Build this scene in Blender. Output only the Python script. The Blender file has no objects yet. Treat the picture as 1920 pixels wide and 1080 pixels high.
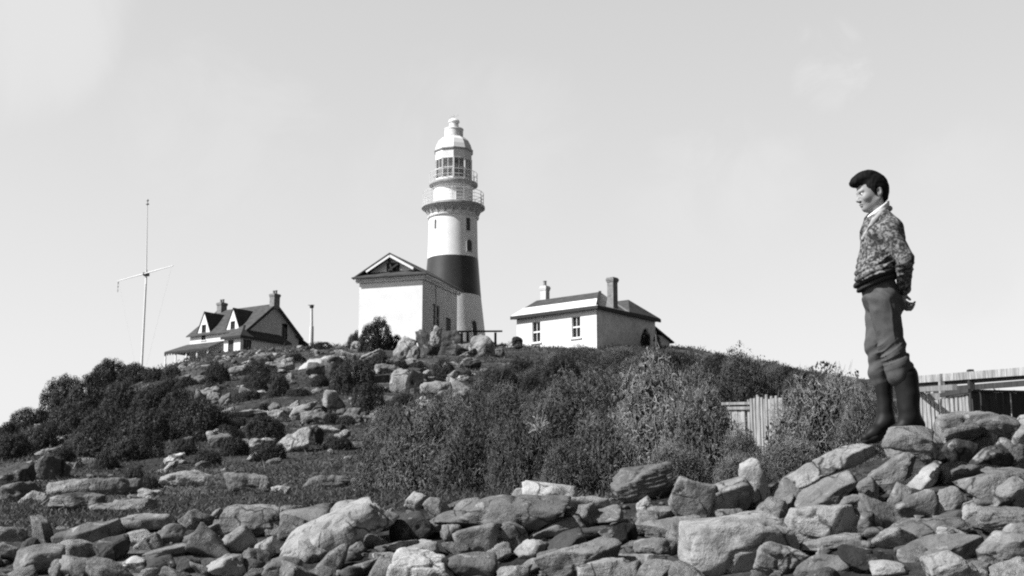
# Black-and-white photograph of a lighthouse on a rocky headland with a youth standing on beach boulders.
SUN_AZ_DEG = 250.0
SKY_RGB = (.45, .35, .2)
SKY_GAIN = 3.33
SKY_POW = .45
CLOUD_L = 5.6
EXPOSURE = 0.5
import bpy, math, random
import numpy as np
from mathutils import Vector, Matrix

random.seed(7)
RNG = np.random.default_rng(7)
scene = bpy.context.scene
COL = scene.collection
R = math.radians

# ------------------------------------------------------------------ camera model (photo pixels -> world rays)
F = 2500.0                      # focal length in photo pixels (1920 wide)
PITCH = R(10.427)
CP, SP = math.cos(PITCH), math.sin(PITCH)
CZ = 1.6                        # eye height over the beach where the photographer stands

def elev(row):
    """tangent of the elevation angle of a photo row"""
    v = (540.0 - row) / F
    return (SP + v * CP) / (CP - v * SP)

def at(px, py, Y):
    """world point at world depth Y seen at photo pixel px, py"""
    u = (px - 960.0) / F; v = (540.0 - py) / F
    k = Y / (CP - v * SP)
    return Vector((u * k, Y, CZ + (SP + v * CP) * k))

def ppm(Y, py=700):
    """photo pixels per metre at depth Y"""
    v = (540.0 - py) / F
    return F * (CP - v * SP) / Y

# ------------------------------------------------------------------ object helpers
def tag(o, label=None, cat=None, group=None, kind=None):
    if label: o['label'] = label
    if cat: o['category'] = cat
    if group: o['group'] = group
    if kind: o['kind'] = kind
    return o

def empty(name, loc, rz=0.0):
    o = bpy.data.objects.new(name, None); COL.objects.link(o)
    o.location = loc; o.rotation_euler = (0, 0, rz)
    o.empty_display_size = 0.2
    return o

def obj(name, mesh, parent=None, loc=None):
    o = bpy.data.objects.new(name, mesh); COL.objects.link(o)
    if parent is not None: o.parent = parent
    if loc is not None: o.location = loc
    return o

def mesh_np(name, verts, faces, mats=(), smooth=False):
    """faces: (n,3) or (n,4) int array"""
    verts = np.asarray(verts, dtype=np.float32); faces = np.asarray(faces, dtype=np.int32)
    me = bpy.data.meshes.new(name)
    n, k = faces.shape
    me.vertices.add(len(verts)); me.vertices.foreach_set('co', verts.ravel())
    me.loops.add(n * k); me.loops.foreach_set('vertex_index', faces.ravel())
    me.polygons.add(n)
    me.polygons.foreach_set('loop_start', np.arange(n, dtype=np.int32) * k)
    me.polygons.foreach_set('loop_total', np.full(n, k, dtype=np.int32))
    if smooth: me.polygons.foreach_set('use_smooth', np.ones(n, dtype=bool))
    me.update(calc_edges=True); me.validate()
    for m in mats: me.materials.append(m)
    return me

class MB:
    """collects simple solids; build() links them as one mesh object"""
    def __init__(s): s.v = []; s.f = []
    def add(s, vs, fs):
        b = len(s.v); s.v += [tuple(p) for p in vs]; s.f += [tuple(i + b for i in q) for q in fs]
    def quad(s, a, b, c, d): s.add([a, b, c, d], [(0, 1, 2, 3)])
    def poly(s, pts): s.add(pts, [tuple(range(len(pts)))])
    def box(s, o, ex, ey, ez):
        """corner o and three edge vectors"""
        o = Vector(o); ex = Vector(ex); ey = Vector(ey); ez = Vector(ez)
        p = [o, o+ex, o+ex+ey, o+ey, o+ez, o+ex+ez, o+ex+ey+ez, o+ey+ez]
        s.add(p, [(0,3,2,1),(4,5,6,7),(0,1,5,4),(1,2,6,5),(2,3,7,6),(3,0,4,7)])
    def bar(s, a, b, w, h=None, up=Vector((0,0,1))):
        """rectangular bar from a to b, centred"""
        h = w if h is None else h
        a = Vector(a); b = Vector(b); d = (b - a).normalized()
        if abs(d.dot(up)) > .95: up = Vector((1, 0, 0))
        x = d.cross(up).normalized() * w; y = x.cross(d).normalized() * h
        s.box(a - x/2 - y/2, b - a, x, y)
    def tube(s, a, b, r1, r2=None, n=12, cap=True):
        r2 = r1 if r2 is None else r2
        a = Vector(a); b = Vector(b); d = (b - a).normalized()
        up = Vector((0,0,1)) if abs(d.z) < .95 else Vector((1,0,0))
        x = d.cross(up).normalized(); y = d.cross(x)
        vs = []
        for c, r in ((a, r1), (b, r2)):
            for i in range(n):
                t = 2*math.pi*i/n; vs.append(c + (x*math.cos(t) + y*math.sin(t))*r)
        fs = [(i, (i+1) % n, n+(i+1) % n, n+i) for i in range(n)]
        if cap: fs += [tuple(range(n))[::-1], tuple(range(n, 2*n))]
        s.add(vs, fs)
    def lathe(s, c, prof, n=48, phase=0.0):
        """prof: list of (radius, z) revolved about the vertical through c"""
        c = Vector(c); vs = []; fs = []
        for r, z in prof:
            for i in range(n):
                t = 2*math.pi*i/n + phase
                vs.append((c.x + r*math.cos(t), c.y + r*math.sin(t), c.z + z))
        m = len(prof)
        for j in range(m-1):
            for i in range(n):
                k = (i+1) % n
                fs.append((j*n+i, j*n+k, (j+1)*n+k, (j+1)*n+i))
        if prof[0][0] > 1e-4: fs.append(tuple(range(n))[::-1])
        if prof[-1][0] > 1e-4: fs.append(tuple((m-1)*n+i for i in range(n)))
        s.add(vs, fs)
    def build(s, name, mat, parent=None, smooth=False, origin=None, bevel=0.0):
        me = bpy.data.meshes.new(name)
        o0 = Vector(origin) if origin is not None else Vector((0,0,0))
        me.from_pydata([tuple(Vector(p) - o0) for p in s.v], [], s.f); me.update()
        me.materials.append(mat)
        if smooth: me.polygons.foreach_set('use_smooth', [True]*len(me.polygons))
        o = obj(name, me, parent)
        if parent is None and origin is not None: o.location = o0
        if bevel:
            b = o.modifiers.new('bevel', 'BEVEL'); b.width = bevel; b.segments = 2; b.limit_method = 'ANGLE'
        if smooth:
            try: me.set_sharp_from_angle(angle=R(35))
            except Exception: pass
        return o

def part_of(root, o):
    """parent a world-space mesh to root without moving it"""
    o.parent = root
    o.matrix_parent_inverse = Matrix.Identity(4)
    o.location = -Vector(root.location)
    return o

# ------------------------------------------------------------------ numpy noise
def _hash(i, j, k, s):
    n = (i*374761393 + j*668265263 + k*2147483647 + s*1274126177) & 0xFFFFFFFF
    n = ((n ^ (n >> 13)) * 1274126177) & 0xFFFFFFFF
    n = n ^ (n >> 16)
    n = (n * 2246822519) & 0xFFFFFFFF
    n = n ^ (n >> 15)
    return (n & 0xFFFFFF).astype(np.float64) / 0xFFFFFF

def vnoise(p, s=0):
    p = np.asarray(p, dtype=np.float64)
    i = np.floor(p).astype(np.int64); f = p - i; f = f*f*(3 - 2*f)
    x, y, z = i[..., 0], i[..., 1], i[..., 2]; fx, fy, fz = f[..., 0], f[..., 1], f[..., 2]
    def h(a, b, c): return _hash(x+a, y+b, z+c, s)
    l = lambda a, b, t: a + (b - a)*t
    return 2*l(l(l(h(0,0,0), h(1,0,0), fx), l(h(0,1,0), h(1,1,0), fx), fy),
               l(l(h(0,0,1), h(1,0,1), fx), l(h(0,1,1), h(1,1,1), fx), fy), fz) - 1

def fbm(p, octs=4, s=0, gain=.5):
    p = np.asarray(p, dtype=np.float64); a = 1.0; t = 0.0; q = p
    for o in range(octs):
        t = t + a*vnoise(q, s + o*17); q = q*2.03 + 11.3; a *= gain
    return t

# ------------------------------------------------------------------ materials (black-and-white photograph: every colour is a grey)
def new_mat(name):
    m = bpy.data.materials.new(name); m.use_nodes = True
    nt = m.node_tree; nt.nodes.clear()
    out = nt.nodes.new('ShaderNodeOutputMaterial'); b = nt.nodes.new('ShaderNodeBsdfPrincipled')
    nt.links.new(b.outputs[0], out.inputs[0])
    b.inputs['Specular IOR Level'].default_value = .25
    return m, nt, b

def g(v): return (v, v, v, 1.0)

def ramp(nt, fac, stops):
    r = nt.nodes.new('ShaderNodeValToRGB'); nt.links.new(fac, r.inputs[0])
    e = r.color_ramp.elements
    e[0].position, e[0].color = stops[0][0], g(stops[0][1])
    e[1].position, e[1].color = stops[-1][0], g(stops[-1][1])
    for p, v in stops[1:-1]:
        n = e.new(p); n.color = g(v)
    return r.outputs[0]

def noise(nt, vec, scale, detail=4, rough=.55, dist=0.0):
    n = nt.nodes.new('ShaderNodeTexNoise'); n.inputs['Scale'].default_value = scale
    n.inputs['Detail'].default_value = detail; n.inputs['Roughness'].default_value = rough
    n.inputs['Distortion'].default_value = dist
    nt.links.new(vec, n.inputs['Vector']); return n.outputs[0]

def coords(nt, which='Object', scale=None):
    t = nt.nodes.new('ShaderNodeTexCoord'); o = t.outputs[which]
    if scale:
        m = nt.nodes.new('ShaderNodeMapping'); m.inputs['Scale'].default_value = scale
        nt.links.new(o, m.inputs[0]); o = m.outputs[0]
    return o

def mixc(nt, a, b, fac, mode='MIX'):
    m = nt.nodes.new('ShaderNodeMix'); m.data_type = 'RGBA'; m.blend_type = mode
    for s, v in ((m.inputs['Factor'], fac), (m.inputs[6], a), (m.inputs[7], b)):
        if hasattr(v, 'node'): nt.links.new(v, s)
        elif isinstance(v, (int, float)) and s.type == 'RGBA': s.default_value = g(v)
        else: s.default_value = v
    return m.outputs[2]

def math_(nt, op, a, b=0.0):
    m = nt.nodes.new('ShaderNodeMath'); m.operation = op
    for s, v in ((m.inputs[0], a), (m.inputs[1], b)):
        if hasattr(v, 'node'): nt.links.new(v, s)
        else: s.default_value = v
    return m.outputs[0]

def bump(nt, b, h, strength, dist):
    n = nt.nodes.new('ShaderNodeBump'); n.inputs['Strength'].default_value = strength
    n.inputs['Distance'].default_value = dist
    nt.links.new(h, n.inputs['Height']); nt.links.new(n.outputs[0], b.inputs['Normal'])

def mat_plain(name, v, var=.25, scale=6, rough=.8, bumpd=0.0, spec=.25, stretch=None, fine=None):
    m, nt, b = new_mat(name)
    c = coords(nt, 'Object', stretch)
    n = noise(nt, c, scale, 5, .6)
    col = ramp(nt, n, [(.3, v*(1-var)), (.7, min(.95, v*(1+var)))])
    if fine:
        n2 = noise(nt, c, fine, 3, .6)
        col = mixc(nt, col, ramp(nt, n2, [(.35, .75), (.6, 1.0)]), 1.0, 'MULTIPLY')
    nt.links.new(col, b.inputs['Base Color'])
    b.inputs['Roughness'].default_value = rough
    b.inputs['Specular IOR Level'].default_value = spec
    if bumpd: bump(nt, b, n, .6, bumpd)
    return m

def mat_rock(name, s, STR=.25):
    """weathered rock: mottled grey, pale lichen crusts, dark seams; the object's colour sets its own stone tone"""
    m, nt, b = new_mat(name)
    c = coords(nt, 'Object')
    oi = nt.nodes.new('ShaderNodeObjectInfo')
    off = nt.nodes.new('ShaderNodeVectorMath'); off.operation = 'ADD'
    sc = nt.nodes.new('ShaderNodeVectorMath'); sc.operation = 'SCALE'; sc.inputs['Scale'].default_value = 37.0
    cmb = nt.nodes.new('ShaderNodeCombineXYZ')
    for i in range(3): nt.links.new(oi.outputs['Random'], cmb.inputs[i])
    nt.links.new(cmb.outputs[0], sc.inputs[0])
    nt.links.new(c, off.inputs[0]); nt.links.new(sc.outputs[0], off.inputs[1]); c = off.outputs[0]
    big = noise(nt, c, 5*s, 6, .62, .4)
    base = ramp(nt, big, [(.30, .5), (.5, .95), (.70, 1.3)])
    col = mixc(nt, oi.outputs['Color'], base, 1.0, 'MULTIPLY')
    fine = noise(nt, c, 55*s, 4, .7)
    col = mixc(nt, col, ramp(nt, fine, [(.3, .84), (.65, 1.06)]), 1.0, 'MULTIPLY')
    # lichen crusts
    ln = noise(nt, c, 7*s, 7, .68, .6)
    lich = ramp(nt, ln, [(.56, 0.0), (.66, .55)])
    col = mixc(nt, col, .46, lich)
    # dark crust / algae patches
    dn = noise(nt, c, 8*s, 6, .7, 1.2)
    dark = ramp(nt, dn, [(.32, .8), (.42, 0.0)])
    col = mixc(nt, col, .045, dark)
    # joints and cracks
    wv = nt.nodes.new('ShaderNodeVectorMath'); wv.operation = 'ADD'
    wn = nt.nodes.new('ShaderNodeTexNoise'); wn.inputs['Scale'].default_value = 6*s; wn.inputs['Detail'].default_value = 4; nt.links.new(c, wn.inputs['Vector'])
    ws = nt.nodes.new('ShaderNodeVectorMath'); ws.operation = 'SCALE'; ws.inputs['Scale'].default_value = .16/s; nt.links.new(wn.outputs['Color'], ws.inputs[0])
    nt.links.new(c, wv.inputs[0]); nt.links.new(ws.outputs[0], wv.inputs[1])
    vc = nt.nodes.new('ShaderNodeTexVoronoi'); vc.feature = 'DISTANCE_TO_EDGE'; vc.inputs['Scale'].default_value = 4.2*s; nt.links.new(wv.outputs[0], vc.inputs['Vector'])
    crk = ramp(nt, vc.outputs['Distance'], [(.008, .22), (.035, 1.0)])
    gate = ramp(nt, noise(nt, c, 3.1*s, 2, .5), [(.5, 0.0), (.56, 1.0)])
    col = mixc(nt, col, crk, gate, 'MULTIPLY')
    # fine strata along the stone's own bedding
    st = coords(nt, 'Object', (1.0, 1.0, 6.0))
    sn = noise(nt, st, 7*s, 4, .6, .3)
    col = mixc(nt, col, ramp(nt, sn, [(.30, .72), (.44, 1.0)]), STR, 'MULTIPLY')
    nt.links.new(col, b.inputs['Base Color'])
    b.inputs['Roughness'].default_value = .9
    h = math_(nt, 'ADD', math_(nt, 'MULTIPLY', ln, .8), math_(nt, 'ADD', math_(nt, 'MULTIPLY', fine, .2), math_(nt, 'MULTIPLY', sn, STR*.6)))
    bump(nt, b, h, .8, .05/s)
    return m

def mat_leaf(name, v, var=.4, trans=.15, rough=.6):
    m, nt, b = new_mat(name)
    gm = nt.nodes.new('ShaderNodeNewGeometry')
    oi = nt.nodes.new('ShaderNodeObjectInfo')
    col = ramp(nt, gm.outputs['Random Per Island'], [(0.0, v*(1-var)), (.75, v*(1+.25*var)), (1.0, v*(1+.8*var))])
    col = mixc(nt, col, oi.outputs['Color'], 1.0, 'MULTIPLY')
    nt.links.new(col, b.inputs['Base Color'])
    b.inputs['Roughness'].default_value = rough
    tr = nt.nodes.new('ShaderNodeBsdfTranslucent'); nt.links.new(col, tr.inputs[0])
    mx = nt.nodes.new('ShaderNodeMixShader'); mx.inputs[0].default_value = trans
    out = [n for n in nt.nodes if n.type == 'OUTPUT_MATERIAL'][0]
    nt.links.new(b.outputs[0], mx.inputs[1]); nt.links.new(tr.outputs[0], mx.inputs[2]); nt.links.new(mx.outputs[0], out.inputs[0])
    return m

M = {}
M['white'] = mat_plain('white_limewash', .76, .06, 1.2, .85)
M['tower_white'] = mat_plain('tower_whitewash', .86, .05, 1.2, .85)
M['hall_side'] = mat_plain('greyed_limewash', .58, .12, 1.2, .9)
M['white_dirty'] = mat_plain('weathered_render', .84, .2, 1.1, .9, fine=5)
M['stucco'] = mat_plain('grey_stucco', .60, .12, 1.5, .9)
M['black_paint'] = mat_plain('black_paint', .038, .35, .8, .45, spec=.4)
M['slate'] = mat_plain('dark_slate', .075, .4, 1.6, .75, stretch=(1, 1, 3), fine=9)
M['trim_dark'] = mat_plain('dark_trim', .03, .3, 4, .6)
M['trim_white'] = mat_plain('white_trim', .78, .08, 4, .7)
M['glass_dark'] = mat_plain('window_glass', .02, .3, 2, .12, spec=.6)
M['door_dark'] = mat_plain('dark_door_paint', .05, .3, 5, .6)
M['metal_white'] = mat_plain('white_painted_iron', .74, .08, 3, .5)
M['metal_grey'] = mat_plain('grey_painted_iron', .42, .2, 3, .5)
M['brick'] = mat_plain('sooty_chimney', .22, .35, 4, .9, .02)
M['brick_dark'] = mat_plain('tarred_chimney', .05, .35, 4, .9, .02)
M['wood_pale'] = mat_plain('bleached_timber', .33, .55, 9, .85, .01, stretch=(3, 3, .35), fine=16)
M['wood_grey'] = mat_plain('weathered_timber', .25, .4, 7, .85, .01, stretch=(2, 2, .4), fine=16)
M['wood_dark'] = mat_plain('dark_and_shaded_timber', .05, .4, 7, .85, .01, stretch=(3, 3, .35))  # dark timber, also carries the shade of the boarded fence run
M['rope'] = mat_plain('rope', .35, .2, 9, .9)
M['rock_near'] = mat_rock('shore_rock', 1.0)
M['rock_layered'] = mat_rock('layered_shore_rock', 1.0, .9)
M['rock_far'] = mat_rock('hill_rock', .22)
M['leaf_dark'] = mat_leaf('dark_shrub_leaf', .034, .5, .12)
M['leaf_grey'] = mat_leaf('grey_thicket_leaf', .06, .6, .2)
M['twig'] = mat_leaf('pale_twig', .25, .45, 0.0, .8)
M['bark'] = mat_plain('shrub_bark', .09, .4, 9, .9)
M['grass'] = mat_leaf('turf_blade', .085, .7, .25)

def glass_mat():
    m = bpy.data.materials.new('lantern_glass'); m.use_nodes = True
    nt = m.node_tree; nt.nodes.clear()
    out = nt.nodes.new('ShaderNodeOutputMaterial')
    t = nt.nodes.new('ShaderNodeBsdfTransparent'); gl = nt.nodes.new('ShaderNodeBsdfGlossy'); gl.inputs['Roughness'].default_value = .05
    gl.inputs[0].default_value = g(.9); t.inputs[0].default_value = g(.86)
    fr = nt.nodes.new('ShaderNodeFresnel'); fr.inputs[0].default_value = 1.6
    mx = nt.nodes.new('ShaderNodeMixShader')
    nt.links.new(math_(nt, 'ADD', fr.outputs[0], .05), mx.inputs[0]); nt.links.new(t.outputs[0], mx.inputs[1]); nt.links.new(gl.outputs[0], mx.inputs[2])
    nt.links.new(mx.outputs[0], out.inputs[0])
    return m
M['glass'] = glass_mat()
# ------------------------------------------------------------------ camera, sun, sky
cam = bpy.data.cameras.new('camera'); camo = bpy.data.objects.new('camera', cam); COL.objects.link(camo)
cam.sensor_width = 36.0; cam.lens = F / 1920.0 * 36.0
cam.clip_start = .1; cam.clip_end = 20000
camo.location = (0, 0, CZ); camo.rotation_euler = (R(90) + PITCH, 0, 0)
scene.camera = camo

SUN_EL = R(43); SUN_AZ = R(SUN_AZ_DEG)          # azimuth clockwise from +Y: the sun stands to the left, a little behind the camera
sd = Vector((math.sin(SUN_AZ)*math.cos(SUN_EL), math.cos(SUN_AZ)*math.cos(SUN_EL), math.sin(SUN_EL)))
sun = bpy.data.lights.new('sun', 'SUN'); sun.energy = 5.0; sun.angle = R(.5); sun.color = (1.0, 1.0, 1.0)
suno = bpy.data.objects.new('sun', sun); COL.objects.link(suno)
suno.rotation_euler = sd.to_track_quat('Z', 'Y').to_euler(); suno.location = (-40, -10, 60)

w = bpy.data.worlds.new('World'); scene.world = w; w.use_nodes = True
nt = w.node_tree; nt.nodes.clear()
wo = nt.nodes.new('ShaderNodeOutputWorld'); bg = nt.nodes.new('ShaderNodeBackground')
sky = nt.nodes.new('ShaderNodeTexSky'); sky.sky_type = 'NISHITA'; sky.sun_disc = False
sky.sun_elevation = SUN_EL; sky.sun_rotation = SUN_AZ
sky.altitude = 0; sky.air_density = 1.0; sky.dust_density = 1.6; sky.ozone_density = 1.0
bg.inputs['Strength'].default_value = .1
# panchromatic film behind an orange filter: keep mostly the red of the sky
sep = nt.nodes.new('ShaderNodeSeparateColor'); nt.links.new(sky.outputs[0], sep.inputs[0])
lum = math_(nt, 'ADD', math_(nt, 'MULTIPLY', sep.outputs[0], SKY_RGB[0]), math_(nt, 'ADD', math_(nt, 'MULTIPLY', sep.outputs[1], SKY_RGB[1]), math_(nt, 'MULTIPLY', sep.outputs[2], SKY_RGB[2])))
lum = math_(nt, 'MULTIPLY', math_(nt, 'POWER', lum, SKY_POW), SKY_GAIN)      # the film's flat response to the bright lower sky
# a few soft clouds, fixed in the sky dome
tc = nt.nodes.new('ShaderNodeTexCoord'); d = tc.outputs['Generated']
sz = nt.nodes.new('ShaderNodeSeparateXYZ'); nt.links.new(d, sz.inputs[0])
ze_ = nt.nodes.new('ShaderNodeMapRange'); ze_.interpolation_type = 'SMOOTHSTEP'
ze_.inputs['From Min'].default_value = .37; ze_.inputs['From Max'].default_value = .74; ze_.inputs['To Min'].default_value = 1.0; ze_.inputs['To Max'].default_value = .06
nt.links.new(sz.outputs[2], ze_.inputs['Value'])
lum = math_(nt, 'MULTIPLY', lum, ze_.outputs[0])                             # zenith dimmed, added to cut the fill light from above
dk = nt.nodes.new('ShaderNodeVectorMath'); dk.operation = 'DOT_PRODUCT'; dk.inputs[1].default_value = (.74, -.67, 0); nt.links.new(d, dk.inputs[0])
da = nt.nodes.new('ShaderNodeMapRange'); da.interpolation_type = 'SMOOTHSTEP'
da.inputs['From Min'].default_value = 0.0; da.inputs['From Max'].default_value = .65; da.inputs['To Min'].default_value = 1.0; da.inputs['To Max'].default_value = .29
nt.links.new(dk.outputs['Value'], da.inputs['Value'])
lum = math_(nt, 'MULTIPLY', lum, da.outputs[0])                              # sky dimmed right of and behind the camera, added to deepen the shade
def cloud(px, py, ang, amount, sc_, seed, lo_=.55):
    dv = (at(px, py, 100.0) - Vector((0, 0, CZ))).normalized()
    dot = nt.nodes.new('ShaderNodeVectorMath'); dot.operation = 'DOT_PRODUCT'; dot.inputs[1].default_value = dv
    nt.links.new(d, dot.inputs[0])
    mp = nt.nodes.new('ShaderNodeMapRange'); mp.interpolation_type = 'SMOOTHSTEP'
    mp.inputs['From Min'].default_value = math.cos(R(ang)); mp.inputs['From Max'].default_value = math.cos(R(ang*.25))
    nt.links.new(dot.outputs['Value'], mp.inputs['Value'])
    mv = nt.nodes.new('ShaderNodeMapping'); mv.inputs['Location'].default_value = (seed, seed*.7, 0); nt.links.new(d, mv.inputs[0])
    n = noise(nt, mv.outputs[0], sc_, 7, .6, .8)
    e = nt.nodes.new('ShaderNodeMapRange'); e.interpolation_type = 'SMOOTHSTEP'
    e.inputs['From Min'].default_value = lo_; e.inputs['From Max'].default_value = lo_ + .34; nt.links.new(math_(nt, 'ADD', n, math_(nt, 'MULTIPLY', math_(nt, 'SUBTRACT', mp.outputs[0], .6), .45)), e.inputs['Value'])
    return math_(nt, 'MULTIPLY', math_(nt, 'MULTIPLY', mp.outputs[0], e.outputs[0]), amount)
cl = cloud(40, 40, 6.0, .85, 9, 3.1, .36)
for a in ((1550, 120, 3.0, .7, 20, 8.2, .50), (1350, 400, 6.0, .7, 11, 1.7, .42), (880, 330, 8.0, .4, 10, 5.5, .46), (420, 260, 7.0, .4, 12, 2.5, .46), (1800, 420, 6.0, .5, 13, 4.4, .45)):
    cl = math_(nt, 'MAXIMUM', cl, cloud(*a))
fin = nt.nodes.new('ShaderNodeMix'); fin.data_type = 'FLOAT'
nt.links.new(cl, fin.inputs['Factor']); nt.links.new(lum, fin.inputs[2]); fin.inputs[3].default_value = CLOUD_L
nt.links.new(fin.outputs[0], bg.inputs['Color']); nt.links.new(bg.outputs[0], wo.inputs[0])

scene.view_settings.view_transform = 'Standard'; scene.view_settings.look = 'None'
scene.view_settings.exposure = EXPOSURE; scene.view_settings.gamma = 1.0
scene.render.engine = 'CYCLES'
scene.cycles.use_denoising = False
scene.cycles.max_bounces = 6; scene.cycles.transparent_max_bounces = 8
scene.cycles.filter_width = 2.1

# ------------------------------------------------------------------ terrain, one sheet from the camera's feet to the horizon
TY = np.array([2.2, 3, 5, 8, 11, 16, 25, 40, 60, 85, 100, 130, 160, 260, 700, 3000, 12000])
TPX = np.array([-400, -200, 0, 200, 400, 600, 800, 1000, 1150, 1300, 1450, 1600, 1700, 1920, 2300])
TROW = np.array([
 # 2.2   3     5     8    11   16   25   40   60   85  100  130
 [1370, 1250, 1115, 1020, 990, 955, 915, 890, 870, 868, 875, 890],
 [1370, 1250, 1115, 1015, 985, 950, 910, 880, 855, 852, 860, 880],
 [1370, 1250, 1110, 1005, 975, 945, 900, 850, 812, 820, 835, 860],
 [1370, 1250, 1105,  995, 970, 940, 885, 825, 775, 740, 728, 724],
 [1370, 1250, 1100,  985, 965, 930, 875, 812, 742, 695, 678, 662],
 [1370, 1250, 1095,  975, 950, 915, 865, 802, 732, 680, 660, 652],
 [1370, 1250, 1090,  965, 940, 918, 865, 800, 727, 668, 645, 668],
 [1370, 1250, 1085,  960, 935, 915, 862, 790, 722, 670, 648, 672],
 [1370, 1250, 1080,  950, 930, 910, 855, 785, 720, 668, 648, 668],
 [1370, 1250, 1075,  935, 930, 905, 850, 780, 722, 678, 658, 672],
 [1370, 1250, 1070,  900, 915, 895, 845, 785, 735, 700, 690, 700],
 [1370, 1245, 1060,  855, 880, 875, 835, 785, 745, 718, 715, 725],
 [1370, 1240, 1050,  825, 865, 865, 835, 785, 750, 730, 730, 740],
 [1370, 1235, 1035,  805, 850, 855, 830, 790, 760, 745, 745, 755],
 [1370, 1230, 1020,  795, 850, 850, 830, 800, 780, 770, 770, 775]], dtype=float)
def _e(row):
    v = (540.0 - row) / F
    return (SP + v*CP) / (CP - v*SP)
TZ = _e(TROW) * TY[None, :12]
za = TZ[:, 11:12]
TZ = np.concatenate([TZ, za + 1.9*np.clip(1-(TPX[:, None]-620)/80, 0, 1), za - .5, za - 5, za*0 - 14, za*0 - 30], axis=1)
# dense smooth table
NPX, NLY = 340, 420
dpx = np.linspace(TPX[0], TPX[-1], NPX); dly = np.linspace(math.log(2.2), math.log(12000), NLY)
tmp = np.array([np.interp(dly, np.log(TY), r) for r in TZ])
TAB = np.array([np.interp(dpx, TPX, tmp[:, j]) for j in range(NLY)]).T
for _ in range(2):
    k = np.array([1, 4, 6, 4, 1])/16
    TAB = np.apply_along_axis(lambda r: np.convolve(np.pad(r, 2, 'edge'), k, 'valid'), 1, TAB)
    k2 = np.ones(9)/9
    TAB = np.apply_along_axis(lambda r: np.convolve(np.pad(r, 4, 'edge'), k2, 'valid'), 0, TAB)
TH0, TH1 = math.atan((TPX[0]-960)/F), math.atan((TPX[-1]-960)/F)

def ground_np(x, y, rough=True):
    x = np.asarray(x, float); y = np.asarray(y, float)
    r = np.hypot(x, y); th = np.arctan2(x, y); tc_ = np.clip(th, TH0, TH1)
    Ye = np.maximum(r*np.cos(np.where(th == tc_, th, tc_)), 2.2)
    px = 960 + F*np.tan(tc_)
    fi = np.clip((px - dpx[0])/(dpx[1]-dpx[0]), 0, NPX-1.001); fj = np.clip((np.log(Ye) - dly[0])/(dly[1]-dly[0]), 0, NLY-1.001)
    i = fi.astype(int); j = fj.astype(int); a = fi - i; b = fj - j
    z = TAB[i, j]*(1-a)*(1-b) + TAB[i+1, j]*a*(1-b) + TAB[i, j+1]*(1-a)*b + TAB[i+1, j+1]*a*b + CZ
    near = np.clip((9.6 - Ye)/1.6, 0, 1)*np.clip((Ye-2)/2, 0, 1)
    z = z - .34*near                                  # the boulders lie on this bed
    z = np.where(r < 2.2, np.minimum(z, 0.0), z)
    back = np.clip((np.abs(th) - R(55))/R(60), 0, 1); back = back*back*(3-2*back)
    z = z*(1-back) + back*(-.3 - .02*np.minimum(r, 400))
    if rough:
        p = np.stack([x, y, np.zeros_like(x)], -1)
        amp = np.clip((r-9)/25, 0, 1)
        z = z + amp*(.22*fbm(p*.22, 4, 3)*np.clip(r/60, .3, 1.2) + .11*np.clip(r/50, .1, 1)*fbm(p*.85, 3, 13)) + .02*fbm(p*2.5, 3, 9)
    return z

def ground(x, y): return float(ground_np(np.array([x]), np.array([y]))[0])

def solveY(px, row, lo=3.0, hi=170.0):
    """depth at which the ground is seen at a photo pixel (first hit)"""
    ys = np.exp(np.linspace(math.log(lo), math.log(hi), 900))
    u = (px-960.0)/F; v = (540.0-row)/F
    k = ys/(CP - v*SP); xs = u*k; zs = CZ + (SP+v*CP)*k
    gz = ground_np(xs, ys, False)
    hit = np.nonzero(gz >= zs)[0]
    return float(ys[hit[0]]) if len(hit) else None

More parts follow.
